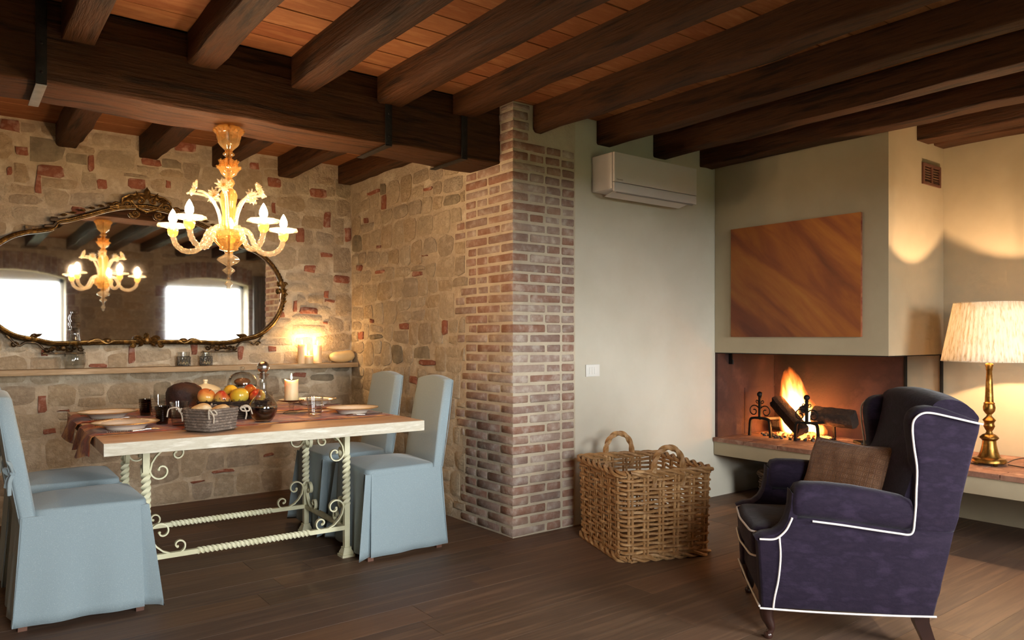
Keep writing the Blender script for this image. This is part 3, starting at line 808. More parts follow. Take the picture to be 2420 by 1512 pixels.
q = MB(); q.lathe([(.0, .006), (.052, .004), (.058, .02), (.064, .05), (.062, .085), (.048, .13), (.032, .17), (.025, .22), (.024, .25), (.034, .268), (.033, .268), (.021, .25), (.022, .22), (.028, .17), (.045, .13), (.059, .085), (.060, .05), (.054, .024), (0, .020)], 24); q.build('vessel', 'clear_glass', ca)
q = MB(); q.lathe([(.0, .25), (.019, .252), (.022, .275), (.03, .285), (.028, .30), (.02, .305), (.03, .33), (.022, .355), (.012, .36), (.016, .372), (0, .385)], 10, flute=(5, .08)); q.build('stopper', 'clear_glass', ca, smooth=False)

# ------------------------------------------------------------------ chandelier of gold and clear blown glass
def gold_glass(name, tint, milk, mc): return thin_glass(name, tint, 1.0, .06, milk, mc)
gold_glass('amber_glass', (.96, .78, .46), .20, (.92, .62, .26))
gold_glass('pale_glass', (1.0, .97, .90), .15, (1.0, .93, .78))
emis('bulb_glow', 'FFD4A2', 115.0)
CX, CY = 1.115, 3.766
ch = thing('chandelier', 'gold blown-glass chandelier with five lit bulbs hanging from the girder', 'chandelier', (CX, CY, 0))
KZ = 3.669 / F_PX
z_ = lambda y: 2.235 - (y - 297) * KZ
def pr(lst): return [(w * KZ, z_(y)) for (w, y) in lst]
q = MB(); q.lathe(pr([(31, 303), (33, 307), (27, 316), (27, 326), (24, 333), (24, 338), (19, 345), (9, 355), (8, 360)]), 24, flute=(12, .04)); q.build('ceiling_cup', 'amber_glass', ch)
q = MB()
for i in range(14): leaf(q, RZ(2 * pi * i / 14) @ T(.052, 0, z_(320)) @ RZ(-pi / 2) @ RX(-.75), .034, .012, .004)
q.build('crown', 'amber_glass', ch)
q = MB(); q.lathe(pr([(3, 300), (3, 690 - 30)]), 8); q.build('rod', 'gilt', ch)
q = MB(); q.lathe(pr([(8, 356), (8, 359), (13, 363), (13, 366), (7, 371), (6, 376)]), 18); q.build('knop', 'amber_glass', ch)
q = MB(); q.lathe(pr([(7, 374), (17, 382), (22, 392), (23, 400), (17, 412), (7, 420), (7, 424)]), 18, flute=(8, .06)); fb = q.build('flower_ball', 'amber_glass', ch)
q = MB()
for i in range(10):
    for e in (0, 1): leaf(q, RZ(2 * pi * (i + .5 * e) / 10) @ T(.030, 0, z_(404 - 10 * e)) @ RZ(-pi / 2) @ RX(-1.0 + .5 * e), .036, .012, .006)
q.build('petals', 'amber_glass', fb)
q = MB(); q.lathe(pr([(7, 421), (12, 428), (13, 433), (10, 438), (8, 444), (15, 452), (19, 462), (16, 480), (14, 505), (15, 530), (21, 545)]), 20, flute=(10, .07)); q.build('column', 'amber_glass', ch)
q = MB(); q.lathe(pr([(20, 543), (34, 551), (38, 560), (34, 564), (36, 567), (26, 578), (20, 585), (21, 590), (10, 594), (8, 600)]), 24, flute=(12, .05)); bowl = q.build('bowl', 'amber_glass', ch)
q = MB()
for i in range(12): leaf(q, RZ(2 * pi * i / 12) @ T(.050, 0, z_(564)) @ RZ(-pi / 2) @ RX(.35), .070, .016, .012)
q.build('bowl_leaves', 'pale_glass', bowl)
q = MB(); q.lathe(pr([(8, 598), (10, 602), (22, 609), (25, 614), (20, 620), (9, 626), (4, 630), (6, 632), (13, 637), (14, 640), (8, 645), (4, 650), (3, 654), (5, 659), (3, 663), (8, 668), (9, 671), (4, 677), (5, 681), (1, 687)]), 18, flute=(9, .05)); q.build('pendant', 'pale_glass', ch)
def ropetube(q, path, r0, M=None, n=10):
    m = len(path); sect = [((1 + .16 * cos(5 * 2 * pi * k / 20)) * cos(2 * pi * k / 20), (1 + .16 * cos(5 * 2 * pi * k / 20)) * sin(2 * pi * k / 20)) for k in range(20)]
    q.tube(path, r0, sect=sect, twist=m * .42, M=M, up=(0, 1, 0))
ANG = [128, 56, -16, -88, -160]; PSI = math.atan(-669.0 / F_PX) * -1
for i, a in enumerate(ANG):
    # angle measured in the camera's frame: 0 = to the side, 90 = towards the camera
    th_ = radians(a); lat, fw = cos(th_), -sin(th_)
    lat, fw = cos(PSI) * lat - sin(PSI) * fw, sin(PSI) * lat + cos(PSI) * fw
    wx, wy = cos(YAW) * lat + sin(YAW) * fw, -sin(YAW) * lat + cos(YAW) * fw
    A = atan2(wy, wx); M = RZ(A)
    q = MB()
    path = pcurve([(.03, 0, z_(560)), (.065, 0, z_(541)), (.10, 0, z_(548)), (.125, 0, z_(572)), (.160, 0, z_(591)), (.215, 0, z_(593)), (.258, 0, z_(579)), (.275, 0, z_(557))], 6)
    ropetube(q, path, .0125, M); arm = q.build('arm', 'pale_glass', ch, angle=60)
    q = MB(); Mc = M @ T(.275, 0, 0)
    q.lathe([(.012, z_(560)), (.022, z_(555)), (.026, z_(545)), (.024, z_(542)), (.028, z_(540))], 16, Mc); q.build('socket', 'amber_glass', arm)
    q = MB(); q.lathe([(.02, z_(541)), (.05, z_(537)), (.066, z_(533)), (.073, z_(536)), (.067, z_(530)), (.045, z_(533)), (.018, z_(536))], 24, Mc, flute=(8, .07)); q.build('drip_pan', 'pale_glass', arm)
    q = MB(); q.lathe([(.011, z_(538)), (.011, z_(528)), (.013, z_(527)), (.020, z_(519)), (.0185, z_(511)), (.010, z_(501)), (.001, z_(494))], 12, Mc); q.build('bulb', 'bulb_glow', arm)
    # curling stem with a flower between the arms
    A2 = A + radians(30); M2 = RZ(A2)
    q = MB(); path = pcurve([(.03, 0, z_(556)), (.036, 0, z_(530)), (.05, 0, z_(500)), (.082, 0, z_(472)), (.118, 0, z_(459)), (.145, 0, z_(458))], 5)
    q.tube(path, [.0105 - .005 * k / len(path) for k in range(len(path))], n=10, M=M2); stem = q.build('stem', 'pale_glass', ch)
    q = MB(); Mf = M2 @ T(.15, 0, z_(453)) @ RY(1.25)
    for k in range(11):
        leaf(q, Mf @ RZ(2 * pi * k / 11) @ T(.008, 0, 0) @ RZ(-pi / 2) @ RX(-1.25), .036, .010, .004)
        leaf(q, Mf @ RZ(2 * pi * (k + .5) / 11) @ T(.006, 0, .004) @ RZ(-pi / 2) @ RX(-.9), .026, .008, .004)
    fl = q.build('flower', 'pale_glass', stem)
    q = MB(); q.sphere((0, 0, .006), (.012, .012, .008), 9, 6, Mf); q.build('flower_centre', 'amber_glass', stem)
    q = MB()
    for k in range(5): leaf(q, M2 @ T(.09 + .016 * k, 0, z_(470) + .004 * k) @ RZ(-pi / 2) @ RX(-1.3 - .12 * k), .04, .011, .004)
    q.build('leaf', 'pale_glass', stem)

# ------------------------------------------------------------------ dining table
pm('table_wood', ['D0B094', 'C09E80', 'DCC0A4'], scale=3, stretch=(0.8, 9, 6), rough=0.55, bump=0.25, bscale=8, rand=0.06)
pm('daylit_worn_edge', ['E2DCCB', 'CFC6B2', 'EFEADC'], scale=14, stretch=(.6, 4, 4), rough=0.7, bump=0.4, bscale=30, lo=.3, hi=.7)  # worn pale front edge, with the daylight on it also painted into the colour
pm('cream_iron', ['E6E2C2', 'D8D3AE'], scale=9, rough=0.5, bump=0.25, bscale=50)
pm('runner_cloth', ['A84A20', '7E3216', 'C8843E'], scale=11, rough=0.75, bump=0.5, bscale=70, sheen=.2, detail=10, lo=.36, hi=.62)
pm('porcelain', ['EFE7DA', 'E6DCCB'], scale=3, rough=0.18, coat=.3)
pm('gold_line', ['B98F4A', 'D0A860'], scale=20, rough=0.3, metal=.8)
pm('silver', ['B9B4AC', 'D5D0C8'], scale=20, rough=0.25, metal=1.0)
ZT = 0.772
TR = radians(-1.8)
table = thing('dining_table', 'square wooden dining table on a cream scrolled iron base', 'table', (1.225, 4.0, 0), TR)
TWX, TDY = 0.71, 0.755
n = 6
for k in range(n):
    y0 = -TDY + 0.012 + (2 * TDY - .012) * k / n; y1 = -TDY + .012 + (2 * TDY - .012) * (k + 1) / n
    q = MB(); q.box(-TWX, TWX, y0 + .0006, y1 - .0006, ZT - .05, ZT, ch=0.0025); q.build('top_plank', 'table_wood', table)
q = MB(); q.box(-TWX, TWX, -TDY, -TDY + .0115, ZT - .051, ZT - .0005, ch=0.002); q.build('front_edge', 'daylit_worn_edge', table)
LX, LY = (-.475, .515), (-.235, .385)
SQ = [(-1, -1), (1, -1), (1, 1), (-1, 1)]
def square_bar(q, a, b, half, t0, t1, turns):
    """square bar from a to b, twisted between the fractions t0 and t1"""
    a, b = Vector(a), Vector(b)
    t = (b - a).normalized(); u = Vector((0, 0, 1)) if abs(t.z) < .9 else Vector((1, 0, 0)); e1 = (u - t * u.dot(t)).normalized(); e2 = t.cross(e1)
    st = [0, t0] + [t0 + (t1 - t0) * i / (turns * 12) for i in range(1, turns * 12)] + [t1, 1]
    vs = []
    for f in st:
        an = 0 if f <= t0 else (turns * pi if f >= t1 else turns * pi * (f - t0) / (t1 - t0))
        hh = half * (1.0 if f <= t0 or f >= t1 else 1.06)
        for (x, y) in SQ:
            vs.append(a + (b - a) * f + e1 * (x * cos(an) - y * sin(an)) * hh + e2 * (x * sin(an) + y * cos(an)) * hh)
    m = len(st)
    q.add(vs, [(i * 4 + k, i * 4 + (k + 1) % 4, i * 4 + 4 + (k + 1) % 4, i * 4 + 4 + k) for i in range(m - 1) for k in range(4)] + [(3, 2, 1, 0), tuple(range(m * 4 - 4, m * 4))])
FLAT = [(-1, -.36), (1, -.36), (1, .36), (-1, .36)]
def scroll_path(top):
    p = spiral(-.067, .272, .010, .049, radians(340), 0, 30) + [(-.026, .235), (-.045, .205), (-.072, .180), (-.105, .165)] + spiral(-.142, .199, .036, .009, radians(-85), radians(-85 - 330), 26)
    if top: p = [(x * .95, .835 - z * 1.0 + (.03 if x < -.1 else 0) * 0) for x, z in p]
    if top: p = [(x, min(z, .716)) for x, z in p]
    return p
for lx in LX:
    for ly in LY:
        q = MB(); square_bar(q, (lx, ly, .05), (lx, ly, ZT - .0505), .0145, .34, .76, 5)
        lg = q.build('leg', 'cream_iron', table, angle=25)
        q = MB()
        for (h0, h1, w0, w1) in ((0, .014, .036, .036), (.014, .022, .030, .030), (.022, .044, .030, .020), (.044, .052, .021, .021)):
            q.add([(lx + sx * w, ly + sy * w, h) for h, w in ((h0, w0), (h1, w1)) for sx, sy in SQ], [(0, 1, 2, 3), (7, 6, 5, 4)] + [(k, (k + 1) % 4, 4 + (k + 1) % 4, 4 + k) for k in range(4)])
        q.build('foot', 'cream_iron', lg, angle=20)
        sx = 1 if lx > 0 else -1; sy = 1 if ly > 0 else -1
        for top in (False, True):
            pth = scroll_path(top)
            for ax in (0, 1):
                q = MB()
                if ax == 0: pts = [(lx + sx * x, ly, z) for x, z in pth]
                else: pts = [(lx, ly + sy * x, z) for x, z in pth]
                q.tube(pts, .0095, sect=FLAT, up=(0, 1, 0) if ax == 0 else (1, 0, 0))
                for e in (0, -1): q.sphere(pts[e], .0075, 7, 5)
                q.build('scroll', 'cream_iron', table, angle=35)
for ly in LY:
    q = MB(); square_bar(q, (LX[0] + .012, ly, .157), (LX[1] - .012, ly, .157), .0115, .22, .80, 13); q.build('stretcher', 'cream_iron', table, angle=25)
for lx in LX:
    q = MB(); square_bar(q, (lx, LY[0] + .012, .157), (lx, LY[1] - .012, .157), .0115, .2, .8, 8); q.build('stretcher', 'cream_iron', table, angle=25)

# runners across the table, hanging over one end
for k, (y0, y1, lab) in enumerate(((-.475, -.02, 'rust-red patterned runner nearer the bread basket, draped over the table end'), (.085, .545, 'rust-red patterned runner farther from the bread basket, draped over the table end'))):
    r_ = random.Random(k + 5); ph = [r_.uniform(0, 6) for _ in range(5)]
    drop = .115
    def fn(u, v):
        s = .68 - u * (.68 + TWX + drop); y = y0 + (y1 - y0) * v
        edge = -TWX - .004
        if s > edge: x = s; z = ZT + .0035 + .0015 * sin(9 * y + ph[0] + 5 * s) * (1 if s > edge + .05 else .3)
        else:
            t = edge - s; z = ZT + .0035 - t * .92 - .012 * sin(pi * v * 3 + ph[1]) * (t / drop); x = edge - .012 * min(1, t / .02) - .022 * (t / drop) * (1 + .9 * sin(pi * 2.6 * v + ph[2]))
            y += (v - .5) * -.03 * t / drop
        return (x, y + .004 * sin(12 * s + ph[3]), z)
    q = MB(); q.grid(fn, 60, 16)
    o = q.build('table_runner', 'runner_cloth'); o.location = (1.225, 4.0, 0); o.rotation_euler = (0, 0, TR)
    md = o.modifiers.new('thick', 'SOLIDIFY'); md.thickness = .0022; md.offset = 1
    tag(o, lab, 'table runner', 'table runners')

# place settings
ZR = ZT + .0068
def plate(x, y, lab):
    p = thing('dinner_plate', lab, 'plate', (x, y, ZR), 0, 'dinner plates on the table')
    q = MB(); q.lathe([(0, .004), (.068, .004), (.070, .0), (.076, .0), (.082, .010), (.096, .019), (.134, .027), (.139, .030), (.134, .0315), (.098, .0235), (.088, .017), (.078, .0105), (0, .010)], 40); q.build('dish', 'porcelain', p, angle=50)
    q = MB(); q.tube([(.137 * cos(a), .137 * sin(a), .0305) for a in [2 * pi * i / 48 for i in range(48)]], .0022, n=5, closed=True); q.build('gold_rim', 'gold_line', p)
    return p
def cutlery(kind, x, y, rz, lab):
    c = thing(kind, lab, 'cutlery', (x, y, ZR + .0002), rz, 'cutlery by the plates')
    q = MB()
    for i in range(12): q.sphere((-.098 + .0085 * i, 0, .005), (.0045, .0042, .004), 6, 4)
    q.build('beaded_handle', 'silver', c)
    q = MB()
    if kind == 'table_fork':
        q.tube(pcurve([(0, 0, .004), (.04, 0, .006), (.055, 0, .010)], 3), .003, n=6)
        q.prism([(.05, -.010), (.072, -.012), (.072, .012), (.05, .010)], .003, T(0, 0, .008))
        for t in (-.009, -.003, .003, .009): q.tube([(.07, t, .0095), (.09, t, .0085), (.108, t, .006)], .0015, n=5)
        q.build('tines', 'silver', c)
    else:
        q.prism([(0, -.004), (.06, -.008), (.10, -.008), (.118, .0), (.10, .006), (0, .004)], .0025, T(0, 0, .003)); q.build('blade', 'silver', c)
    return c
PL = [(.66, 4.27, 'above the farther hanging cloth end'), (.645, 3.70, 'above the nearer hanging cloth end'),
      (1.755, 3.72, 'before the chair nearest the brick pillar'), (1.80, 4.36, 'before the chair in the stone corner')]
for i, (x, y, w) in enumerate(PL):
    plate(x, y, 'white gold-rimmed plate ' + w)
    sg = 1 if x < 1.2 else -1
    cutlery('table_fork', x, y - .150 * 1, 0 if sg > 0 else pi, 'beaded silver fork beside the plate ' + w)
    cutlery('table_knife', x, y + .155, 0 if sg > 0 else pi, 'beaded silver knife beside the plate ' + w)
def tumbler(x, y, r, h, mat, lab, ribs=0):
    t = thing('tumbler', lab, 'glass', (x, y, ZR if True else ZT), 0, 'tumblers on the table')
    q = MB(); q.lathe([(0, .0), (r * .74, 0), (r * .76, .003), (r, h), (r * .95, h), (r * .72, .012), (0, .010)], 28); q.build('cup', mat, t, angle=50)
    q = MB()
    for k in range(6):
        z = h * (.2 + .12 * k); rr_ = r * (.76 + .24 * z / h) + .0004
        q.tube([(rr_ * cos(a), rr_ * sin(a), z) for a in [2 * pi * i / 26 for i in range(26)]], .0013, n=4, closed=True)
    q.build('glass_rings', mat, t)
    return t
tumbler(.885, 4.19, .042, .110, 'clear_glass', 'clear ribbed tumbler behind its twin, beside the dark loaf')
tumbler(.838, 4.27, .034, .085, 'smoke_glass', 'dark smoked tumbler farther back, between the far plate and clear tumbler')
tumbler(.868, 3.69, .042, .110, 'clear_glass', 'clear ribbed tumbler touching the woven bread basket')
tumbler(.815, 3.79, .034, .085, 'smoke_glass', 'dark smoked tumbler next to the near plate and clear tumbler')
tumbler(1.525, 3.68, .043, .100, 'clear_glass', 'clear ribbed tumbler standing between the candle stand and a plate')
tumbler(1.47, 4.26, .040, .095, 'clear_glass', 'clear tumbler partly hidden behind the candle stand')

# bread basket with ties
pm('grey_weave', ['8B7B6C', '6E6056', 'A39384'], scale=60, rough=0.9, bump=1.0, bscale=120, bdist=.004)
pm('ribbon', ['C9BCAA', 'B8AA98'], scale=20, rough=.9)
pm('bread_roll', ['E3C594', 'D3AC74', 'EFD9B2'], scale=10, rough=.75, bump=.3, bscale=30)
BBX, BBY = .945, 3.458
bb = thing('bread_basket', 'small square grey woven basket with cloth ties holding rolls', 'basket', (BBX, BBY, ZR), radians(28))
def ring_sq(h, z, rr=.3, n=40):
    out = []
    for i in range(n):
        a = 2 * pi * i / n; ca, sa = cos(a), sin(a); p = 5.0
        out.append((h * math.copysign(abs(ca) ** (2 / p), ca), h * math.copysign(abs(sa) ** (2 / p), sa), z))
    return out
NR = 7
rows_ = [ring_sq(.081 + .010 * k / NR, .005 + .0125 * k) for k in range(NR)]
for k in range(NR):                                     # plaited strands, row by row
    pts = rows_[k]; pts = [(p[0] * (1 + (.012 if (i + k) % 2 else -.012)), p[1] * (1 + (.012 if (i + k) % 2 else -.012)), p[2]) for i, p in enumerate(pts)]
    q = MB(); q.tube(pts, .0072, n=6, closed=True); q.build('strand', 'grey_weave', bb)
q = MB(); q.box(-.079, .079, -.079, .079, .001, .006); q.build('bottom', 'grey_weave', bb, smooth=False)
q = MB(); q.tube(ring_sq(.0915, .091), .006, n=6, closed=True); q.build('rim', 'grey_weave', bb)
for ca_, sa_ in ((-1, -1), (1, -1), (1, 1), (-1, 1)):
    q = MB(); c0 = Vector((ca_ * .087, sa_ * .087, .088))
    o_ = Vector((ca_, sa_, 0)).normalized()
    q.tube(pcurve([c0, c0 + o_ * .02 + Vector((0, 0, .012)), c0 + o_ * .045 + Vector((.005, .01, .004)), c0 + o_ * .055 + Vector((.01, .012, -.03))], 5), .003, n=6)
    q.tube(pcurve([c0, c0 + o_ * .012 + Vector((0, 0, .008)), c0 + o_ * .012 + Vector((.01, -.012, -.02)), c0 + o_ * .008 + Vector((.012, -.01, -.05))], 5), .0035, n=6)
    q.tube(pcurve([c0, c0 + o_ * .015 + Vector((.012, -.014, .006)), c0 + o_ * .01 + Vector((.02, -.02, -.012)), c0 + o_ * .006 + Vector((.004, -.004, -.012)), c0], 5), .0035, n=6)
    q.build('tie', 'ribbon', bb)
for i, (dx, dy, dz, r, lab) in enumerate(((-.045, .01, .084, .048, 'pale round bread roll, tallest in the woven basket'), (.045, -.012, .074, .046, 'flat pale bread roll at the tied corner of the basket'), (.005, .045, .070, .040, 'golden bread roll half hidden between two others in the basket'), (0, -.04, .055, .036, 'small bread roll lowest in the woven basket'))):
    q = MB(); q.sphere((0, 0, 0), (r, r * .92, r * .68), 14, 10)
    q.v = [(v[0], v[1], v[2] + .004 * sin(60 * v[0]) * (1 if v[2] > 0 else 0)) for v in q.v]
    o = q.build('bread_roll', 'bread_roll'); M = RZ(radians(28)) @ Vector((dx, dy, dz)); o.location = (BBX + M.x, BBY + M.y, ZR + M.z)
    tag(o, lab, 'bread', 'rolls in the bread basket')

# fruit basket and apples
pm('twig', ['3B2A20', '2A1D16', '55402F'], scale=30, rough=.9, bump=.8, bscale=60)
pm('moss_strands', ['5A463A', '3C2E26', '77604E'], scale=30, rough=.95)
FX, FY = 1.165, 3.86
fb_ = thing('fruit_basket', 'long dark twig basket heaped with apples', 'basket', (FX, FY, ZR), radians(-20))
def ell(a, b, z, n=34): return [(a * cos(2 * pi * i / n), b * sin(2 * pi * i / n), z) for i in range(n)]
for k in range(8):
    q = MB(); t = k / 7; e = ell(.135 + .03 * t, .082 + .024 * t, .008 + .011 * k)
    e = [(p[0] * (1 + (.016 if (i + k) % 2 else -.016)), p[1] * (1 + (.016 if (i + k) % 2 else -.016)), p[2]) for i, p in enumerate(e)]
    q.tube(e, .0068, n=6, closed=True); q.build('twig_row', 'twig', fb_)
q = MB(); q.lathe([(0, .001), (1, .001), (1, .006), (0, .006)], 24, S3(.134, .081, 1)); q.build('bottom', 'twig', fb_, smooth=False)
q = MB(); r_ = random.Random(8)
for i in range(150):
    a = r_.uniform(0, 2 * pi); p = Vector((.158 * cos(a), .098 * sin(a), r_.uniform(.07, .1)))
    d = Vector((r_.uniform(-.03, .03), r_.uniform(-.03, .03), r_.uniform(-.015, .012)))
    q.tube([p, p + d * .5 + Vector((0, 0, .006)), p + d], .0014, n=3)
tag(q.build('moss_fringe', 'moss_strands', fb_), kind='stuff')
def apple_mat(name, a, b): return pm(name, [a, b], scale=3.2, rough=.25, coat=.3, detail=3, lo=.42, hi=.58)
apple_mat('apple_red', 'B5281C', 'D98A2C'); apple_mat('apple_blush', 'D06A38', 'E8B45A'); apple_mat('apple_gold', 'E0B030', 'E8C850'); apple_mat('apple_mix', 'C8402A', 'E8C060')
pm('stalk', ['4A3520'], rough=.8)
def apple(dx, dy, z, r, mat, lab, tilt):
    a = thing('apple', lab, 'apple', (0, 0, 0), 0, 'apples in the fruit basket')
    q = MB(); prof = []
    for k in range(15):
        t = pi * k / 14; prof.append((max(0.0002, r * (sin(t) ** .9) * (1.0 + .08 * cos(t) * -1)), -r * .88 * cos(t) * (1 - .0 * k) - (.0 if 0 < k < 14 else 0) - (.12 * r * max(0, cos(t) * -1 - .82) / .18 if cos(t) < -.82 else 0)))
    q.lathe(prof, 20); q.build('skin', mat, a, angle=80)
    q = MB(); q.tube([(0, 0, r * .70), (.002, 0, r * .9), (.006, 0, r * 1.05)], .0016, n=5); q.build('stalk', 'stalk', a)
    w = RZ(radians(-20)) @ Vector((dx, dy, 0)); a.location = (FX + w.x, FY + w.y, ZR + z); a.rotation_euler = tilt
    return a
apple(-.125, -.028, .112, .044, 'apple_blush', 'blush-orange apple at the basket end next to the dark loaf', (.5, .3, 0))
apple(-.048, -.052, .102, .042, 'apple_mix', 'red and yellow apple lying low at the front of the basket', (.9, .2, 1))
apple(.032, -.045, .112, .046, 'apple_gold', 'golden yellow apple in the middle of the fruit basket', (.2, .4, 2))
apple(-.015, .045, .125, .040, 'apple_gold', 'small yellow apple at the back of the fruit basket', (1.1, .2, .5))
apple(.085, .03, .125, .043, 'apple_red', 'deep red apple highest in the fruit basket', (.4, .8, .2))
apple(.118, -.035, .106, .041, 'apple_mix', 'red and yellow apple at the basket end by the decanter', (.7, .9, 3))

# dark loaf, pot, cake dome, decanter, candle stand
pm('dark_crust', ['3F2018', '28130E', '6B3420'], scale=7, rough=.5, rough2=.75, bump=.7, bscale=26, bdist=.012)
q = MB(); q.lathe([(.0, 0), (.074, 0), (.080, .015), (.084, .06), (.088, .10), (.090, .125), (.080, .150), (.055, .166), (.02, .172), (0, .172)], 26)
q.v = [(v[0] * (1 + .03 * sin(3 * atan2(v[1], v[0]) + 14 * v[2])), v[1] * (1 + .03 * cos(4 * atan2(v[1], v[0]) + 9 * v[2])), v[2] * (1 + .03 * sin(2 * atan2(v[1], v[0])))) for v in q.v]
o = q.build('loaf', 'dark_crust', angle=70); o.location = (.985, 4.09, ZR)
tag(o, 'tall dark-crusted round loaf standing beside the apples', 'bread')
pm('cream_enamel', ['E9DFC0', 'DFD3AE'], scale=3, rough=.3)
pot = thing('lidded_pot', 'cream lidded pot behind the apples and dark loaf', 'pot', (1.2, 4.50, ZR))
q = MB(); q.lathe([(0, 0), (.070, 0), (.078, .01), (.080, .09), (.084, .098), (.080, .10), (.072, .1), (.07, .012), (0, .01)], 28); q.build('body', 'cream_enamel', pot)
q = MB(); q.lathe([(.083, .100), (.085, .106), (.074, .118), (.045, .132), (.016, .139), (.011, .143), (.010, .150), (.014, .156), (.013, .164), (.0, .166)], 28); q.build('lid', 'cream_enamel', pot)
dm = thing('cake_dome', 'glass cake stand with domed glass cover behind the apples', 'cake stand', (1.43, 4.56, ZR))
q = MB(); q.lathe([(0, 0), (.055, 0), (.05, .008), (.015, .02), (.010, .05), (.014, .085), (.03, .103), (.10, .108), (.104, .114), (.100, .116), (.02, .112), (0, .112)], 30); q.build('stand', 'clear_glass', dm, angle=50)
q = MB(); q.lathe([(.085, .1165), (.087, .13), (.082, .155), (.066, .180), (.04, .195), (.010, .200), (.008, .200), (.038, .192), (.064, .177), (.079, .154), (.083, .13), (.082, .1165)], 30); dome = q.build('dome', 'clear_glass', dm, angle=60)
q = MB(); q.lathe([(.009, .200), (.007, .208), (.015, .218), (.014, .228), (0, .233)], 12); q.build('knob', 'clear_glass', dome)
q = MB(); q.sphere((0, 0, .14), (.05, .045, .024), 12, 8); q.build('cake', pm('cake', ['6B4226', '8A5A34'], scale=12, rough=.8, bump=.5), dm)
pm('red_wine', ['0C0406', '140608'], rough=.08, coat=.6)
dc = thing('wine_decanter', 'round glass decanter of red wine with a silver ball stopper', 'decanter', (1.229, 3.60, ZR))
KD = 3.6 / F_PX
pd = lambda l: [(w * KD, (998 - y) * KD) for w, y in l]
q = MB(); q.lathe(pd([(0, 997), (16, 998), (20, 995), (29, 982), (33, 966), (31, 955), (22, 942), (12, 932), (9, 922), (8.5, 900), (10, 890), (15, 886), (14, 885), (8.5, 889), (7.3, 900), (7.6, 922), (10.5, 932), (20.5, 942.5), (29.5, 955.5), (31.5, 966), (27.5, 981), (18.5, 993), (0, 994)]), 30); q.build('vessel', 'clear_glass', dc, angle=60)
q = MB(); q.lathe(pd([(0, 993.5), (18, 992.5), (27, 981), (31, 966), (30.6, 963), (0, 963)]), 30); q.build('wine', 'red_wine', dc)
q = MB(); q.sphere((0, 0, (998 - 869) * KD), 14 * KD, 18, 12); q.lathe(pd([(6, 897), (7, 886), (8, 883), (5, 881)]), 12); q.build('stopper', 'silver', dc)
cs = thing('candle_stand', 'small glass pedestal with a brown rim holding a thick candle', 'candle stand', (1.484, 3.90, ZR))
q = MB(); q.lathe([(0, 0), (.045, 0), (.04, .006), (.014, .016), (.010, .03), (.016, .038), (.010, .046), (.02, .058), (0, .06)], 22); q.build('pedestal', 'clear_glass', cs)
q = MB(); q.lathe([(0, .059), (.03, .060), (.066, .068), (.071, .074), (.066, .074), (.03, .066), (0, .064)], 30); q.build('dish', pm('brown_glass', ['4A2C1C', '5E3A26'], rough=.2, coat=.4), cs)
candle('pillar_candle', 'thick lit candle on the glass pedestal on the dining table', 1.484, 3.90, ZR + .067, .0365, .112, None, strength=.7, lump=True)

# ------------------------------------------------------------------ slipcovered dining chairs
pm('blue_linen', ['99A9B0', '91A2AA', 'A1B0B6'], scale=260, rough=.9, bump=.35, bscale=160, bdist=.002, sheen=.25, spec=.2)
pm('chair_foot_wood', ['6E4634', '553325'], scale=8, rough=.5)
def puffy_slab(q, poly, t, ins, M, bulge=0.0):
    """polygon (x,y) made into a soft slab of thickness t along local z"""
    n = len(poly); cx = sum(p[0] for p in poly) / n; cy = sum(p[1] for p in poly) / n
    def ring(k, z): return [(cx + (p[0] - cx) * (1 - k / max(1e-3, sqrt((p[0] - cx) ** 2 + (p[1] - cy) ** 2))), cy + (p[1] - cy) * (1 - k / max(1e-3, sqrt((p[0] - cx) ** 2 + (p[1] - cy) ** 2))), z) for p in poly]
    lv = [(ins, 0), (ins * .45, t * .04), (ins * .12, t * .16), (0, t * .34), (0, t * .66), (ins * .12, t * .84), (ins * .45, t * .96), (ins, t)]
    vs = [(cx, cy, -bulge)]; rows = []
    r0 = [((a[0] - cx) * .6 + cx, (a[1] - cy) * .6 + cy, -bulge * .7) for a in ring(ins, 0)]
    rows.append(r0)
    for k, z in lv: rows.append(ring(k, z))
    rows.append([((a[0] - cx) * .6 + cx, (a[1] - cy) * .6 + cy, t + bulge * .7) for a in ring(ins, t)])
    for r in rows: vs += r
    vs.append((cx, cy, t + bulge)); L = len(vs) - 1
    fs = [(0, 1 + (i + 1) % n, 1 + i) for i in range(n)]
    for j in range(len(rows) - 1):
        for i in range(n):
            a = 1 + j * n; k = (i + 1) % n
            fs.append((a + i, a + k, a + n + k, a + n + i))
    a = 1 + (len(rows) - 1) * n
    fs += [(a + i, a + (i + 1) % n, L) for i in range(n)]
    q.add(vs, fs, M)
def round_poly(pts, r, seg=4):
    out = []; n = len(pts)
    for i in range(n):
        p, a, b = Vector(pts[i]), Vector(pts[i - 1]), Vector(pts[(i + 1) % n])
        u, v = (a - p), (b - p); k = min(r, u.length * .45, v.length * .45)
        A, B = p + u.normalized() * k, p + v.normalized() * k
        for j in range(seg + 1):
            t = j / seg; out.append(tuple(A * (1 - t) ** 2 + p * 2 * t * (1 - t) + B * t * t))
    return out
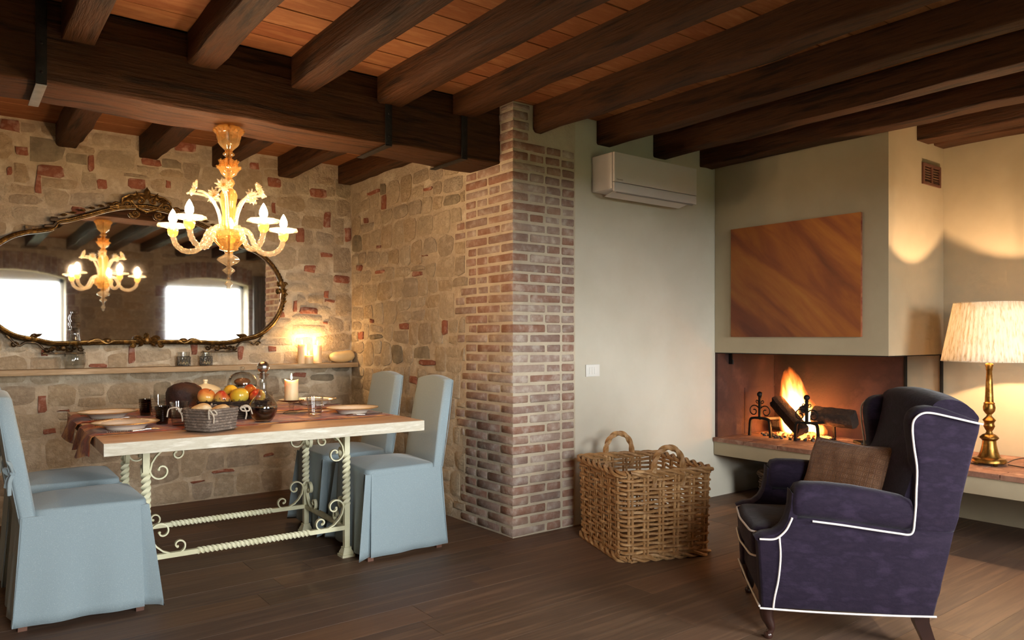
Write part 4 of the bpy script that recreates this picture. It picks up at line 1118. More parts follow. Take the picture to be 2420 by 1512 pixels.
def make_chair():
    c = thing('dining_chair', 'x', 'chair', (0, 0, 0))
    # skirt: rings from the seat down to the hem, with kick pleats at the front corners
    rows = 12; ringf = []
    def ring(t):
        z = .462 - .435 * t
        w0, w1 = .200 + .012 * t, .232 + .022 * t
        xr, xf = -.058 - .03 * t, .405 + .012 * t
        g = lambda s: .006 * t * sin(s)
        P = []
        def seg(a, b, n, amp=.004, f=9):
            for i in range(n):
                u = i / n; x = a[0] + (b[0] - a[0]) * u; y = a[1] + (b[1] - a[1]) * u
                dx, dy = b[1] - a[1], -(b[0] - a[0]); l = sqrt(dx * dx + dy * dy) or 1
                o = amp * t * sin(f * u * pi + f) * sin(pi * u)
                P.append((x + dx / l * o, y + dy / l * o, z + .012 * t * (abs(u - .5) * 2 - .5) * 0))
        seg((xr, w0), (xr, -w0), 12, .010, 5)
        A = (xf - .03, -w1); seg((xr, -w0), A, 14, .012, 4)
        P.append((A[0], A[1], z)); P.append((A[0] - .004 - .006 * t, A[1] + .004 + .020 * t, z))
        tip = (xf + .004 + .040 * t, -w1 - .002 - .020 * t); seg((A[0] + .004, A[1] + .022 * t), tip, 3, 0, 1); P.append((tip[0], tip[1], z - .006 * t))
        B = (xf, -w1 + .034); P.append((B[0] - .004 - .018 * t, B[1] + .004, z)); P.append((B[0], B[1], z))
        B2 = (xf, w1 - .034); seg((B[0], B[1] + .002), B2, 14, .012, 6); P.append((B2[0], B2[1], z)); P.append((B2[0] - .004 - .018 * t, B2[1] - .004, z))
        tip = (xf + .004 + .040 * t, w1 + .002 + .020 * t); P.append((tip[0], tip[1], z - .006 * t))
        A = (xf - .03, w1); P.append((A[0] + .004, A[1] - .022 * t, z)); P.append((A[0] - .004 - .006 * t, A[1] - .004 - .020 * t, z)); P.append((A[0], A[1], z))
        seg((A[0] - .002, A[1]), (xr, w0), 14, .008, 4)
        return P
    R = [ring((j / rows) ** 1.1) for j in range(rows + 1)]; n = len(R[0])
    q = MB(); q.add([p for r in R for p in r], [(j * n + i, j * n + (i + 1) % n, (j + 1) * n + (i + 1) % n, (j + 1) * n + i) for j in range(rows) for i in range(n)] + [tuple(range(n))])
    sk = q.build('skirt', 'blue_linen', c, angle=55)
    md = sk.modifiers.new('cloth', 'SOLIDIFY'); md.thickness = .003; md.offset = -1
    # seat pad with a soft crown
    q = MB(); poly = round_poly([(-.02, -.202), (.405, -.236), (.405, .236), (-.02, .202)], .05)
    def crown(v):
        x, y, z = v
        if z > .47: z += .022 * max(0, 1 - ((x - .2) / .26) ** 2) * max(0, 1 - (y / .26) ** 2)
        return (x, y, z)
    puffy_slab(q, poly, .05, .018, T(0, 0, .432), bulge=.012); q.v = [crown(v) for v in q.v]; q.build('seat', 'blue_linen', c, angle=80)
    # back: leaning slab with an arched top
    q = MB(); top = [(.182 * cos(a) if False else .182 - .364 * i / 10, .945 + .022 * sin(pi * i / 10)) for i, a in enumerate(range(11))]
    poly = [(-.196, .40)] + [(.196, .40)] + top
    poly = round_poly(poly[:2], 0) if False else poly
    poly = [(-.197, .42), (-.05, .42), (.05, .42), (.197, .42), (.192, .7)] + top + [(-.192, .7)]
    puffy_slab(q, poly, .062, .016, Matrix(((0, 0, 1, -.062), (1, 0, 0, 0), (0, 1, 0, 0), (0, 0, 0, 1))), bulge=.004)
    q.v = [(v[0] - .075 * max(0, (v[2] - .44)) / .5 - .01 * ((v[2] - .44) / .5) ** 2, v[1], v[2]) for v in q.v]
    q.build('backrest', 'blue_linen', c, angle=80)
    # corner seams
    for s in (-1, 1):
        q = MB(); q.tube([(-.052, s * .203, .46), (-.062, s * .2085, .30), (-.078, s * .213, .12), (-.086, s * .2145, .03)], .0022, n=5)
        q.tube([(-.064, s * .196, .46), (-.105, s * .193, .70), (-.136, s * .187, .93)], .0018, n=5); q.build('seam', 'blue_linen', c)
    # bow tied at the rear edge
    q = MB(); b0 = Vector((-.080, -.200, .645))
    for pts in (((0, 0, 0), (-.012, -.02, .035), (-.02, -.025, .05), (-.016, -.012, .045), (0, 0, 0)), ((0, 0, 0), (-.016, .02, -.004), (-.03, .035, .01), (-.02, .02, .016), (0, 0, 0)), ((0, 0, 0), (-.014, -.012, -.03), (-.016, -.018, -.085)), ((0, 0, 0), (-.018, .014, -.025), (-.026, .02, -.06))):
        q.tube(pcurve([b0 + Vector(p) for p in pts], 4), .008, sect=[(-1, -.25), (1, -.25), (1, .25), (-1, .25)])
    q.sphere(b0 + Vector((-.006, 0, 0)), .010, 8, 6); q.build('bow', 'blue_linen', c)
    for x, y in ((-.038, -.165), (-.038, .165), (.375, -.205), (.375, .205)):
        q = MB(); d = -.012 if x < 0 else 0
        q.add([(x + d * k + a * .016, y + b * .016, .30 * (1 - k)) for k in (0, 1) for a, b in SQ], [(0, 1, 2, 3), (7, 6, 5, 4)] + [(i, (i + 1) % 4, 4 + (i + 1) % 4, 4 + i) for i in range(4)]); q.build('leg', 'chair_foot_wood', c, smooth=False)
    return c
chair0 = make_chair()
CHS = [(.298, 3.762, 0.0, 'blue slipcovered chair with a side bow, whole skirt in view beside the hanging cloth'),
       (.298, 4.375, radians(-1), 'blue slipcovered chair mostly hidden behind its twin at the hanging-cloth table end'),
       (2.185, 3.765, pi - radians(5), 'blue slipcovered chair closest to the brick pillar, pleat and side in view'),
       (2.195, 4.375, pi - radians(3), 'blue slipcovered chair in the stone corner, partly behind the table')]
for i, (x, y, a, lab) in enumerate(CHS):
    c = chair0 if i == 0 else copy_tree(chair0)
    c.location = (x, y, 0); c.rotation_euler = (0, 0, a); tag(c, lab, 'chair', 'slipcovered dining chairs')

# ------------------------------------------------------------------ wicker log basket
pm('wicker', ['B58A5A', '9C7246', 'CCA474'], scale=14, rough=.55, bump=.3, bscale=50, rand=.12)
pm('wicker_dark', ['5A4028', '46301E'], scale=14, rough=.6, rand=.1)
def rect_path(w, d, r, n):
    """rounded rectangle, n points, starting on the near side"""
    pts = []; segs = [(w - 2 * r), pi / 2 * r, (d - 2 * r), pi / 2 * r] * 2; L = sum(segs)
    for i in range(n):
        s = L * i / n; k = 0
        while s > segs[k]: s -= segs[k]; k += 1
        e = k // 2; t = s / segs[k]
        cx, cy = [(w / 2 - r, -d / 2 + r), (w / 2 - r, d / 2 - r), (-w / 2 + r, d / 2 - r), (-w / 2 + r, -d / 2 + r)][e]
        if k % 2 == 0:
            a = [(-w / 2 + r, -d / 2), (w / 2, -d / 2 + r), (w / 2 - r, d / 2), (-w / 2, d / 2 - r)][e]; b = [(w / 2 - r, -d / 2), (w / 2, d / 2 - r), (-w / 2 + r, d / 2), (-w / 2, -d / 2 + r)][e]
            pts.append((a[0] + (b[0] - a[0]) * t, a[1] + (b[1] - a[1]) * t, (a[1] - b[1], b[0] - a[0])))
        else:
            an = -pi / 2 + e * pi / 2 + t * pi / 2
            pts.append((cx + r * cos(an), cy + r * sin(an), (-cos(an), -sin(an))))
    out = []
    for x, y, nn in pts:
        l = sqrt(nn[0] ** 2 + nn[1] ** 2); out.append((x, y, nn[0] / l, nn[1] / l))
    return out
def wicker_box(name, lab, cat, loc, rz, w, d, h, nst, nrow, rod, mat, flare=.0, handles=True, group=None):
    b = thing(name, lab, cat, loc, rz, group)
    r_ = random.Random(int(w * 1000)); per = 4
    N = nst * per
    base = rect_path(w, d, .045, N)
    for k in range(nrow):
        z = .02 + (h - .045) * k / (nrow - 1) ; sc = 1 + flare * z / h; pts = []
        for i, (x, y, nx, ny) in enumerate(base):
            ph = cos(pi * i / per + (pi if k % 2 else 0)) * rod * 1.0
            pts.append((x * sc + nx * ph, y * sc + ny * ph, z + r_.uniform(-.0015, .0015) + .002 * sin(i * .21 + k)))
        q = MB(); q.tube(pts, rod * r_.uniform(.82, 1.05), n=6, closed=True); q.build('weaver', mat, b)
    for s in range(nst):
        x, y, nx, ny = base[s * per]; tx, ty = -ny, nx
        q = MB()
        for e in (-1, 1):
            ox = e * rod * 1.25
            q.tube([(x * (1 + flare * z / h) + tx * ox, y * (1 + flare * z / h) + ty * ox, z) for z in (.0, h * .5, h - .015)], rod * .95, n=6)
        q.build('stake', mat, b)
    for zc, nm in ((h - .015, 'rim_braid'), (.014, 'base_braid')):
        q = MB(); sc = 1 + flare * zc / h
        for e in range(3):
            pts = []
            for i, (x, y, nx, ny) in enumerate(base):
                a = 2 * pi * i / (per * 2.5) + e * 2 * pi / 3
                pts.append((x * sc - nx * .004 + nx * rod * 1.9 * cos(a), y * sc - ny * .004 + ny * rod * 1.9 * cos(a), zc + rod * 1.6 * sin(a)))
            q.tube(pts, rod * 1.15, n=6, closed=True)
        q.build(nm, mat, b)
    q = MB(); q.box(-w / 2 + .02, w / 2 - .02, -d / 2 + .02, d / 2 - .02, .006, .014); q.build('bottom', mat, b, smooth=False)
    if handles:
        for s in (-1, 1):
            q = MB(); yy = s * (d / 2 * (1 + flare) + .002); hw = .088
            path = pcurve([(-hw * .95, yy, h - .09), (-hw, yy, h - .02), (-hw * .92, yy, h + .05), (-hw * .55, yy, h + .10), (0, yy, h + .118), (hw * .55, yy, h + .10), (hw * .92, yy, h + .05), (hw, yy, h - .02), (hw * .95, yy, h - .09)], 5)
            sec = [((1 + .22 * cos(4 * 2 * pi * k / 16)) * cos(2 * pi * k / 16), (1 + .22 * cos(4 * 2 * pi * k / 16)) * sin(2 * pi * k / 16)) for k in range(16)]
            q.tube(path, .0145, sect=sec, twist=14.0); q.build('handle', mat, b, angle=50)
    return b
BA = radians(-20); bw, bd = .52, .58
bc = Vector((2.835, 2.745)) + Vector((cos(BA), sin(BA))) * bw / 2 + Vector((-sin(BA), cos(BA))) * bd / 2
wicker_box('wicker_basket', 'large square wicker basket with two rope handles before the plaster wall', 'basket', (bc.x, bc.y, 0.001), BA, bw, bd, .48, 24, 19, .0084, 'wicker', flare=.045)
wicker_box('wicker_hamper', 'low dark wicker box on the floor under the hearth bench', 'basket', (4.93, 2.93, 0.001), radians(0), .50, .52, .22, 24, 10, .008, 'wicker_dark', handles=False)

# ------------------------------------------------------------------ fireplace: hood, lining, hearth bench
pm('lining', ['5E3A30', '523026', '6C463A'], scale=5, rough=.85, bump=.3, bscale=40)
def soot_mat():
    m = pm('lining_soot', ['4A2C25', '40261F', '54362E'], scale=5, rough=.85, bump=.3, bscale=40)
    nt = m.node_tree; N = nt.nodes; L = nt.links; b = N['Principled BSDF']
    src = b.inputs['Base Color'].links[0].from_socket
    tc = N.new('ShaderNodeTexCoord'); mp = N.new('ShaderNodeMapping'); mp.inputs['Location'].default_value = (-5.15 * 1.15, -3.2 * 1.15, -1.12 * 1.0); mp.inputs['Scale'].default_value = (1.15, 1.15, 1.0)
    L.new(tc.outputs['Object'], mp.inputs['Vector'])
    ln = N.new('ShaderNodeVectorMath'); ln.operation = 'LENGTH'; L.new(mp.outputs[0], ln.inputs[0])
    nz = N.new('ShaderNodeTexNoise'); nz.inputs['Scale'].default_value = 5; L.new(tc.outputs['Object'], nz.inputs['Vector'])
    ad = N.new('ShaderNodeMath'); ad.operation = 'MULTIPLY_ADD'; ad.inputs[1].default_value = .35; L.new(nz.outputs['Fac'], ad.inputs[0]); L.new(ln.outputs['Value'], ad.inputs[2])
    rp = N.new('ShaderNodeValToRGB'); rp.color_ramp.elements[0].position = .38; rp.color_ramp.elements[0].color = (.06, .05, .045, 1); rp.color_ramp.elements[1].position = .85; rp.color_ramp.elements[1].color = (1, 1, 1, 1)
    L.new(ad.outputs[0], rp.inputs[0])
    mx = N.new('ShaderNodeMix'); mx.data_type = 'RGBA'; mx.blend_type = 'MULTIPLY'; mx.inputs['Factor'].default_value = 1
    L.new(src, mx.inputs['A']); L.new(rp.outputs[0], mx.inputs['B']); L.new(mx.outputs['Result'], b.inputs['Base Color'])
soot_mat()
pm('terracotta', ['966C56', '805846', 'A8826C'], scale=9, rough=.8, bump=.3, bscale=40, rand=.1)
pm('black_steel', ['14110F'], rough=.5, metal=.4)
fp_ = thing('fireplace_hood', 'beige plastered corner fireplace with a hanging hood over an open fire', 'fireplace', (0, 0, 0))
q = MB()
q.box(XH, XH + .09, YH, YP - .002, ZH, ZC - .001); q.box(XH + .09, XR - .002, YH, YH + .09, ZH, ZC - .001)
hood = q.build('hood', 'hood_plaster', fp_, smooth=False)
q = MB(); q.box(XH + .003, XH + .087, YH + .003, YP - .004, ZH - .006, ZH + .001); q.box(XH + .09, XR - .004, YH + .003, YH + .087, ZH - .006, ZH + .001); q.build('hood_lip', 'black_steel', fp_, smooth=False)
q = MB(); q.box(XH + .09, XR - .004, YH + .09, YP - .004, ZH + .42, ZH + .45); q.build('flue_throat', 'black_steel', fp_, smooth=False)
q = MB(); q.box(XH + .004, XR - .03, YP - .022, YP - .001, ZE + .001, ZH + .41); q.build('back_lining', 'lining_soot', fp_, smooth=False)
q = MB(); q.box(XR - .026, XR - .002, 2.44, YP - .022, ZE + .001, ZH + .41); q.build('side_lining', 'lining_soot', fp_, smooth=False)
q = MB(); q.box(4.90, XR - .03, YP - .025, YP - .0225, ZE + .002, .80); q.build('fireback', 'lining_soot', fp_)
q = MB(); q.box(XR - .032, XR - .003, 2.428, 2.440, ZE + .001, ZH); q.box(XR - .03, XR - .003, YH + .0, YH + .012, ZE + .001, ZH); q.build('steel_edge', 'black_steel', fp_, smooth=False)
q = MB(); q.box(4.70, 4.715, YP - .05, YP - .023, .985, 1.07); q.tube([(4.706, YP - .055, 1.02), (4.706, YP - .055, .985)], .008, n=8); q.build('damper_handle', 'black_steel', fp_)

bench = thing('hearth_bench', 'long plastered hearth bench topped with terracotta tiles', 'hearth', (0, 0, 0))
q = MB(); q.box(XE + .015, XR - .001, YF + .002, YP - .002, .315, .413, ch=.006); q.build('slab', 'hood_plaster', bench)
q = MB(); q.box(XE + .006, XR - .001, YF + .002, YP - .002, .4135, .425); q.build('bedding', 'brick_mortar', bench, smooth=False)
tile_me = {}
r_ = random.Random(2)
def tile(x0, x1, y0, y1):
    key = (round(x1 - x0, 3), round(y1 - y0, 3))
    if key not in tile_me:
        q = MB(); hw, hh = key[0] / 2 - .0025, key[1] / 2 - .0025
        q.prism([(-hw, -hh), (hw, -hh), (hw, hh), (-hw, hh)], .026, inset=.003, rise=.003)
        me = q.mesh('tile', smooth=False); me.materials.append(MATS['terracotta']); tile_me[key] = me
    o = link('tile', tile_me[key], bench); o.location = ((x0 + x1) / 2, (y0 + y1) / 2, .4145 + r_.uniform(0, .001))
xr_ = [XE, XE + .13] + [XE + .13 + .164 * k for k in range(1, 5)]
for ri in range(len(xr_) - 1):
    y = YP - .002; ln = .27
    if ri % 2: y0 = y - ln / 2; tile(xr_[ri], xr_[ri + 1], y0, y); y = y0
    while y > .9: tile(xr_[ri], xr_[ri + 1], y - ln, y); y -= ln
    tile(xr_[ri], xr_[ri + 1], YF + .004, y)

# ------------------------------------------------------------------ fire
ZF = .4445
pm('charred', ['1C1410', '2E211A', '120C09'], scale=9, stretch=(4, 4, 1), rough=.9, bump=1.0, bscale=22, bdist=.02)
pm('bark', ['3A2A1E', '241911', '57412E'], scale=9, rough=.9, bump=1.0, bscale=22, bdist=.02)
pm('split_wood', ['6A4428', '8A5C36'], scale=6, stretch=(6, 6, 1), rough=.85, bump=.5, bscale=20)
def log(a, b, r, lab, mat, seed, split=False):
    a, b = Vector(a), Vector(b); r_ = random.Random(seed); n = 12; m = 9
    o = thing('firewood_log', lab, 'log', tuple((a + b) / 2), 0, 'logs on the fire')
    t = (b - a); L = t.length; t.normalize(); u = Vector((0, 0, 1)) if abs(t.z) < .9 else Vector((1, 0, 0)); e1 = (u - t * u.dot(t)).normalized(); e2 = t.cross(e1)
    prof = [1 + r_.uniform(-.16, .16) for _ in range(n)]; vs = []
    for j in range(m + 1):
        f = j / m - .5
        for i in range(n):
            an = 2 * pi * i / n; rr = r * prof[i] * (1 + r_.uniform(-.05, .05))
            x, y = rr * cos(an), rr * sin(an)
            if split: y = min(y, r * .25)
            vs.append(t * (f * L + (r_.uniform(-.008, .008) if j in (0, m) else 0)) + e1 * x + e2 * y)
    q = MB(); q.add(vs, [(j * n + i, j * n + (i + 1) % n, (j + 1) * n + (i + 1) % n, (j + 1) * n + i) for j in range(m) for i in range(n)]); q.build('bark', mat, o, angle=40)
    for j, s in ((0, -1), (m, 1)):
        q = MB(); ring_ = vs[j * n:(j + 1) * n]; q.add(list(ring_) + [t * (s * L / 2)], [(i, (i + 1) % n, n) for i in range(n)])
        q.build('cut_end', 'charred', o, angle=30)
    return o
log((4.955, 3.00, ZF + .055), (5.03, 3.27, .705), .052, 'big charred log leaning diagonally against an andiron', 'charred', 1)
log((5.12, 2.70, .600), (5.10, 3.00, .612), .062, 'thick dark log resting level on the andirons near the armchair wing', 'bark', 2)
log((5.02, 3.02, .66), (5.10, 3.10, .60), .036, 'small split log burning in the flames', 'charred', 3, True)
log((5.19, 3.00, .50), (5.16, 3.36, .52), .045, 'charred log lying low behind the flames', 'charred', 4)
def andiron(y, lab):
    a = thing('andiron', lab, 'andiron', (4.85, y, ZF), 0, 'andirons on the hearth')
    q = MB(); q.box(-.009, .009, -.009, .009, .13, .29, ch=.002); q.lathe([(.012, .285), (.014, .292), (.010, .297)], 10); q.build('shaft', 'black_iron', a)
    q = MB(); q.sphere((0, 0, .315), .021, 14, 10); q.build('ball_finial', 'black_iron', a)
    q = MB()
    for s in (-1, 1):
        q.tube(pcurve([(0, s * .004, .138), (0, s * .05, .136), (0, s * .078, .122), (0, s * .086, .06), (0, s * .090, .0)], 5), .0085, sect=[(-1, -1), (1, -1), (1, 1), (-1, 1)])
    q.build('front_legs', 'black_iron', a)
    for s in (-1, 1):
        q = MB()
        q.tube([(0, s * x, z) for x, z in spiral(.050, .188, .050, .009, radians(180), radians(180 - 480), 28)], .0045, n=6, up=(1, 0, 0))
        q.tube([(0, s * x, z) for x, z in spiral(.022, .262, .016, .004, radians(180), radians(180 + 400), 20)], .0035, n=6, up=(1, 0, 0)); q.build('scroll', 'black_iron', a)
    q = MB(); q.tube([(0, 0, .135), (.12, 0, .128), (.30, 0, .12), (.36, 0, .115), (.37, 0, .0)], .009, sect=[(-1, -1), (1, -1), (1, 1), (-1, 1)]); q.build('billet_bar', 'black_iron', a, angle=30)
    return a
andiron(3.285, 'black wrought-iron andiron on the plaster-wall side of the fire')
andiron(2.905, 'black wrought-iron andiron on the armchair side of the fire')

def flame_mat(name, strength, lo_, hi_, dens):
    m = bpy.data.materials.new(name); m.use_nodes = True; nt = m.node_tree; N = nt.nodes; L = nt.links
    for n in list(N):
        if n.type == 'BSDF_PRINCIPLED': N.remove(n)
    tc = N.new('ShaderNodeTexCoord')
    # distance from the flame's core in its own generated box: 0 at the core, 1 at the skin
    sb = N.new('ShaderNodeVectorMath'); sb.operation = 'SUBTRACT'; sb.inputs[1].default_value = (.5, .5, .30); L.new(tc.outputs['Generated'], sb.inputs[0])
    ms = N.new('ShaderNodeVectorMath'); ms.operation = 'MULTIPLY'; ms.inputs[1].default_value = (2.0, 2.0, 1.35); L.new(sb.outputs[0], ms.inputs[0])
    le = N.new('ShaderNodeVectorMath'); le.operation = 'LENGTH'; L.new(ms.outputs[0], le.inputs[0])
    mp = N.new('ShaderNodeMapping'); mp.inputs['Scale'].default_value = (22, 22, 4.0); L.new(tc.outputs['Object'], mp.inputs[0])
    nz = N.new('ShaderNodeTexNoise'); nz.inputs['Scale'].default_value = 1.0; nz.inputs['Detail'].default_value = 3; L.new(mp.outputs[0], nz.inputs['Vector'])
    mul = N.new('ShaderNodeMath'); mul.operation = 'MULTIPLY_ADD'; mul.inputs[1].default_value = 1.1; L.new(nz.outputs['Fac'], mul.inputs[0]); mul.inputs[2].default_value = .42
    ad = N.new('ShaderNodeMath'); ad.operation = 'SUBTRACT'; L.new(mul.outputs[0], ad.inputs[0]); L.new(le.outputs['Value'], ad.inputs[1])
    rp = N.new('ShaderNodeValToRGB'); e = rp.color_ramp.elements; e[0].position = .02; e[0].color = (0, 0, 0, 1); e[1].position = .75; e[1].color = (1, 1, 1, 1)
    x = e.new(.25); x.color = (.07, .07, .07, 1)
    L.new(ad.outputs[0], rp.inputs[0])
    rc = N.new('ShaderNodeValToRGB'); e = rc.color_ramp.elements; e[0].position = .1; e[0].color = (1, .16, .01, 1); e[1].position = .8; e[1].color = (1, .52, .14, 1)
    L.new(ad.outputs[0], rc.inputs[0])
    st = N.new('ShaderNodeMath'); st.operation = 'MULTIPLY'; st.inputs[1].default_value = strength; L.new(rp.outputs[0], st.inputs[0])
    em = N.new('ShaderNodeEmission'); L.new(rc.outputs[0], em.inputs[0]); L.new(st.outputs[0], em.inputs[1])
    L.new(em.outputs[0], N['Material Output'].inputs['Volume'])
    MATS[name] = m; return m
flame_mat('fire_volume', 95.0, 0, 0, 1)
fire = thing('fire_flames', 'tall bright flame burning between the andirons', 'fire', (5.09, 3.12, ZF))
for k, (dx, dy, rx, ry, h, lean) in enumerate(((0, -.02, .10, .125, .52, 11), (.02, -.10, .07, .075, .28, 4), (-.015, .06, .06, .07, .24, 9), (.0, -.05, .12, .18, .13, 0))):
    q = MB(); prof = [(.001, .0), (.6, .03), (1.0, .16), (1.0, .40), (.86, .60), (.62, .80), (.36, .93), (.14, .985), (.001, 1.0)]
    q.lathe([(r, z) for r, z in prof], 16, S3(rx, ry, h)); o = q.build('flame', 'fire_volume', fire)
    o.location = (dx, dy, .012); o.rotation_euler = (radians(-lean), 0, 0)
fl = bpy.data.lights.new('fire_light', 'POINT'); fl.energy = 1.8; fl.color = (1.0, .40, .12); fl.shadow_soft_size = .07
fo = bpy.data.objects.new('fire_light', fl); COL.objects.link(fo); fo.parent = fire; fo.location = (-.02, .02, .19)
m = pm('ember', ['241510', '8A2A10', 'FF7A20'], scale=16, rough=.9, lo=.42, hi=.62)
nt = m.node_tree; b_ = nt.nodes['Principled BSDF']; rp_ = [n for n in nt.nodes if n.type == 'VALTORGB'][0]
e_ = nt.nodes.new('ShaderNodeValToRGB'); e_.color_ramp.elements[0].position = .46; e_.color_ramp.elements[0].color = (0, 0, 0, 1); e_.color_ramp.elements[1].position = .66; e_.color_ramp.elements[1].color = (1, .28, .05, 1)
nt.links.new([n for n in nt.nodes if n.type == 'TEX_NOISE'][0].outputs['Fac'], e_.inputs[0]); nt.links.new(e_.outputs[0], b_.inputs['Emission Color']); b_.inputs['Emission Strength'].default_value = 2.2
pm('ash', ['5A524C', '3E3733', '77706A'], scale=20, rough=.95, bump=.6)
def heap(name, mat, lab, cat, n, cx, cy, sx, sy, r0, r1, seed, hump):
    r_ = random.Random(seed); q = MB()
    for i in range(n):
        a, d = r_.uniform(0, 2 * pi), sqrt(r_.random()); s = r_.uniform(r0, r1)
        z = ZF + s * .5 + hump * (1 - d) * r_.random()
        q.sphere((cx + sx * d * cos(a), cy + sy * d * sin(a), z), (s * r_.uniform(.8, 1.3), s * r_.uniform(.8, 1.3), s * .75), 6, 4, None)
    o = q.build(name, mat, smooth=False); tag(o, lab, cat, kind='stuff')
heap('glowing_embers', 'ember', 'bed of glowing red embers under the logs', 'embers', 170, 5.04, 3.06, .11, .22, .008, .022, 4, .05)
heap('ash_heap', 'ash', 'grey ash and cinders spread around the embers', 'ash', 150, 5.02, 3.08, .17, .28, .006, .014, 6, .01)

# fire tools lying on the tiles
tg = thing('fire_tongs', 'iron fire tongs lying across the hearth tiles beside the andiron', 'fire tongs', (0, 0, ZF))
for k, off in enumerate((0, .028)):
    q = MB(); q.tube([(5.06 + off, 2.83, .006), (4.80 + off * .8, 2.60, .006), (4.62, 2.44, .006)], .005, n=7); q.sphere((5.06 + off, 2.83, .009), (.016, .012, .009), 8, 6); q.build('arm', 'black_iron', tg)
q = MB(); q.sphere((4.615, 2.435, .013), .013, 10, 8); q.build('hinge', 'black_iron', tg)
sh = thing('fire_shovel', 'small black fire shovel lying on the hearth tiles', 'shovel', (0, 0, ZF))
q = MB(); q.prism([(5.02, 2.60), (5.08, 2.56), (5.16, 2.63), (5.10, 2.70)], .012, T(0, 0, .002), inset=.01, rise=.004); q.build('blade', 'black_iron', sh)
q = MB(); q.tube([(5.06, 2.60, .008), (4.85, 2.44, .007), (4.70, 2.32, .007)], .005, n=7); q.build('handle', 'black_iron', sh)

# ------------------------------------------------------------------ painting, air conditioner, switch, vent
def paint_mat():
    m = bpy.data.materials.new('abstract_paint'); m.use_nodes = True; nt = m.node_tree; N = nt.nodes; L = nt.links; b = N['Principled BSDF']
    tc = N.new('ShaderNodeTexCoord'); mp = N.new('ShaderNodeMapping'); mp.vector_type = 'TEXTURE'
    mp.inputs['Rotation'].default_value = (radians(41), 0, 0); mp.inputs['Scale'].default_value = (1, 1.6, .10)
    # the brush strokes run along the diagonal of the canvas (local y = width, z = height)
    mp.inputs['Scale'].default_value = (1, 1.2, .26)
    L.new(tc.outputs['Object'], mp.inputs[0])
    nz = N.new('ShaderNodeTexNoise'); nz.inputs['Scale'].default_value = 1.5; nz.inputs['Detail'].default_value = 9; nz.inputs['Roughness'].default_value = .55; nz.inputs['Distortion'].default_value = .5; L.new(mp.outputs[0], nz.inputs['Vector'])
    rp = N.new('ShaderNodeValToRGB'); e = rp.color_ramp.elements
    e[0].position = .26; e[0].color = lin('6A3C26'); e[1].position = .76; e[1].color = lin('C09A4C')
    x = e.new(.42); x.color = lin('8C5630'); x = e.new(.56); x.color = lin('A87436')
    L.new(nz.outputs['Fac'], rp.inputs[0])
    sp = N.new('ShaderNodeSeparateXYZ'); L.new(tc.outputs['Object'], sp.inputs[0])
    sm = N.new('ShaderNodeMath'); sm.operation = 'SUBTRACT'; L.new(sp.outputs['Z'], sm.inputs[0]); L.new(sp.outputs['Y'], sm.inputs[1])
    r2 = N.new('ShaderNodeValToRGB'); r2.color_ramp.elements[0].position = .22; r2.color_ramp.elements[0].color = lin('804638'); r2.color_ramp.elements[1].position = .85; r2.color_ramp.elements[1].color = lin('D8AC6C')
    mr = N.new('ShaderNodeMapRange'); mr.inputs['From Min'].default_value = -.9; mr.inputs['From Max'].default_value = .9; L.new(sm.outputs[0], mr.inputs['Value']); L.new(mr.outputs[0], r2.inputs[0])
    mx = N.new('ShaderNodeMix'); mx.data_type = 'RGBA'; mx.blend_type = 'OVERLAY'; mx.inputs['Factor'].default_value = .7; L.new(rp.outputs[0], mx.inputs['A']); L.new(r2.outputs[0], mx.inputs['B'])
    L.new(mx.outputs['Result'], b.inputs['Base Color']); b.inputs['Roughness'].default_value = .5
    bp = N.new('ShaderNodeBump'); bp.inputs['Strength'].default_value = .25; L.new(nz.outputs['Fac'], bp.inputs['Height']); L.new(bp.outputs[0], b.inputs['Normal'])
    MATS['abstract_paint'] = m
paint_mat()
pm('canvas_side', ['7A2E1E', 'B0714A'], scale=20, rough=.8)
pt = thing('painting', 'abstract orange and brown canvas with diagonal strokes hung on the hood', 'painting', (XH, 2.8345, 1.58))
q = MB(); q.box(-.024, -.0215, -.481, .481, -.390, .390); q.build('canvas', 'abstract_paint', pt, smooth=False)
q = MB(); q.box(-.0213, -.0008, -.480, .480, -.389, .389); q.build('stretcher_frame', 'canvas_side', pt, smooth=False)

pm('ac_white', ['D6D2D2', 'CECACA'], scale=2, rough=.35)
pm('ac_grey', ['8C8684'], rough=.5)
ac = thing('air_conditioner', 'white wall-mounted air conditioner on the plaster wall', 'air conditioner', (3.70, YP, 2.0))
q = MB(); q.box(-.4, .4, -.185, -.001, .115, .345, ch=.012); q.build('body', 'ac_white', ac)
q = MB(); q.box(-.398, .398, -.205, -.186, .158, .343, ch=.006); q.build('front_panel', 'ac_white', ac)
q = MB(); q.box(-.398, .398, -.203, -.186, .098, .155, ch=.006); q.build('lower_panel', 'ac_white', ac)
q = MB(); q.add([(-.36, -.19, .1135), (.36, -.19, .1135), (.36, -.08, .088), (-.36, -.08, .088), (-.36, -.19, .1095), (.36, -.19, .1095), (.36, -.08, .083), (-.36, -.08, .083)], [(0, 1, 2, 3), (7, 6, 5, 4), (0, 4, 5, 1), (2, 6, 7, 3), (0, 3, 7, 4), (1, 5, 6, 2)]); q.build('air_flap', 'ac_white', ac, smooth=False)
q = MB(); q.box(-.37, .37, -.196, -.183, .092, .0975); q.build('outlet_gap', 'ac_grey', ac, smooth=False)
q = MB(); xx = -.378
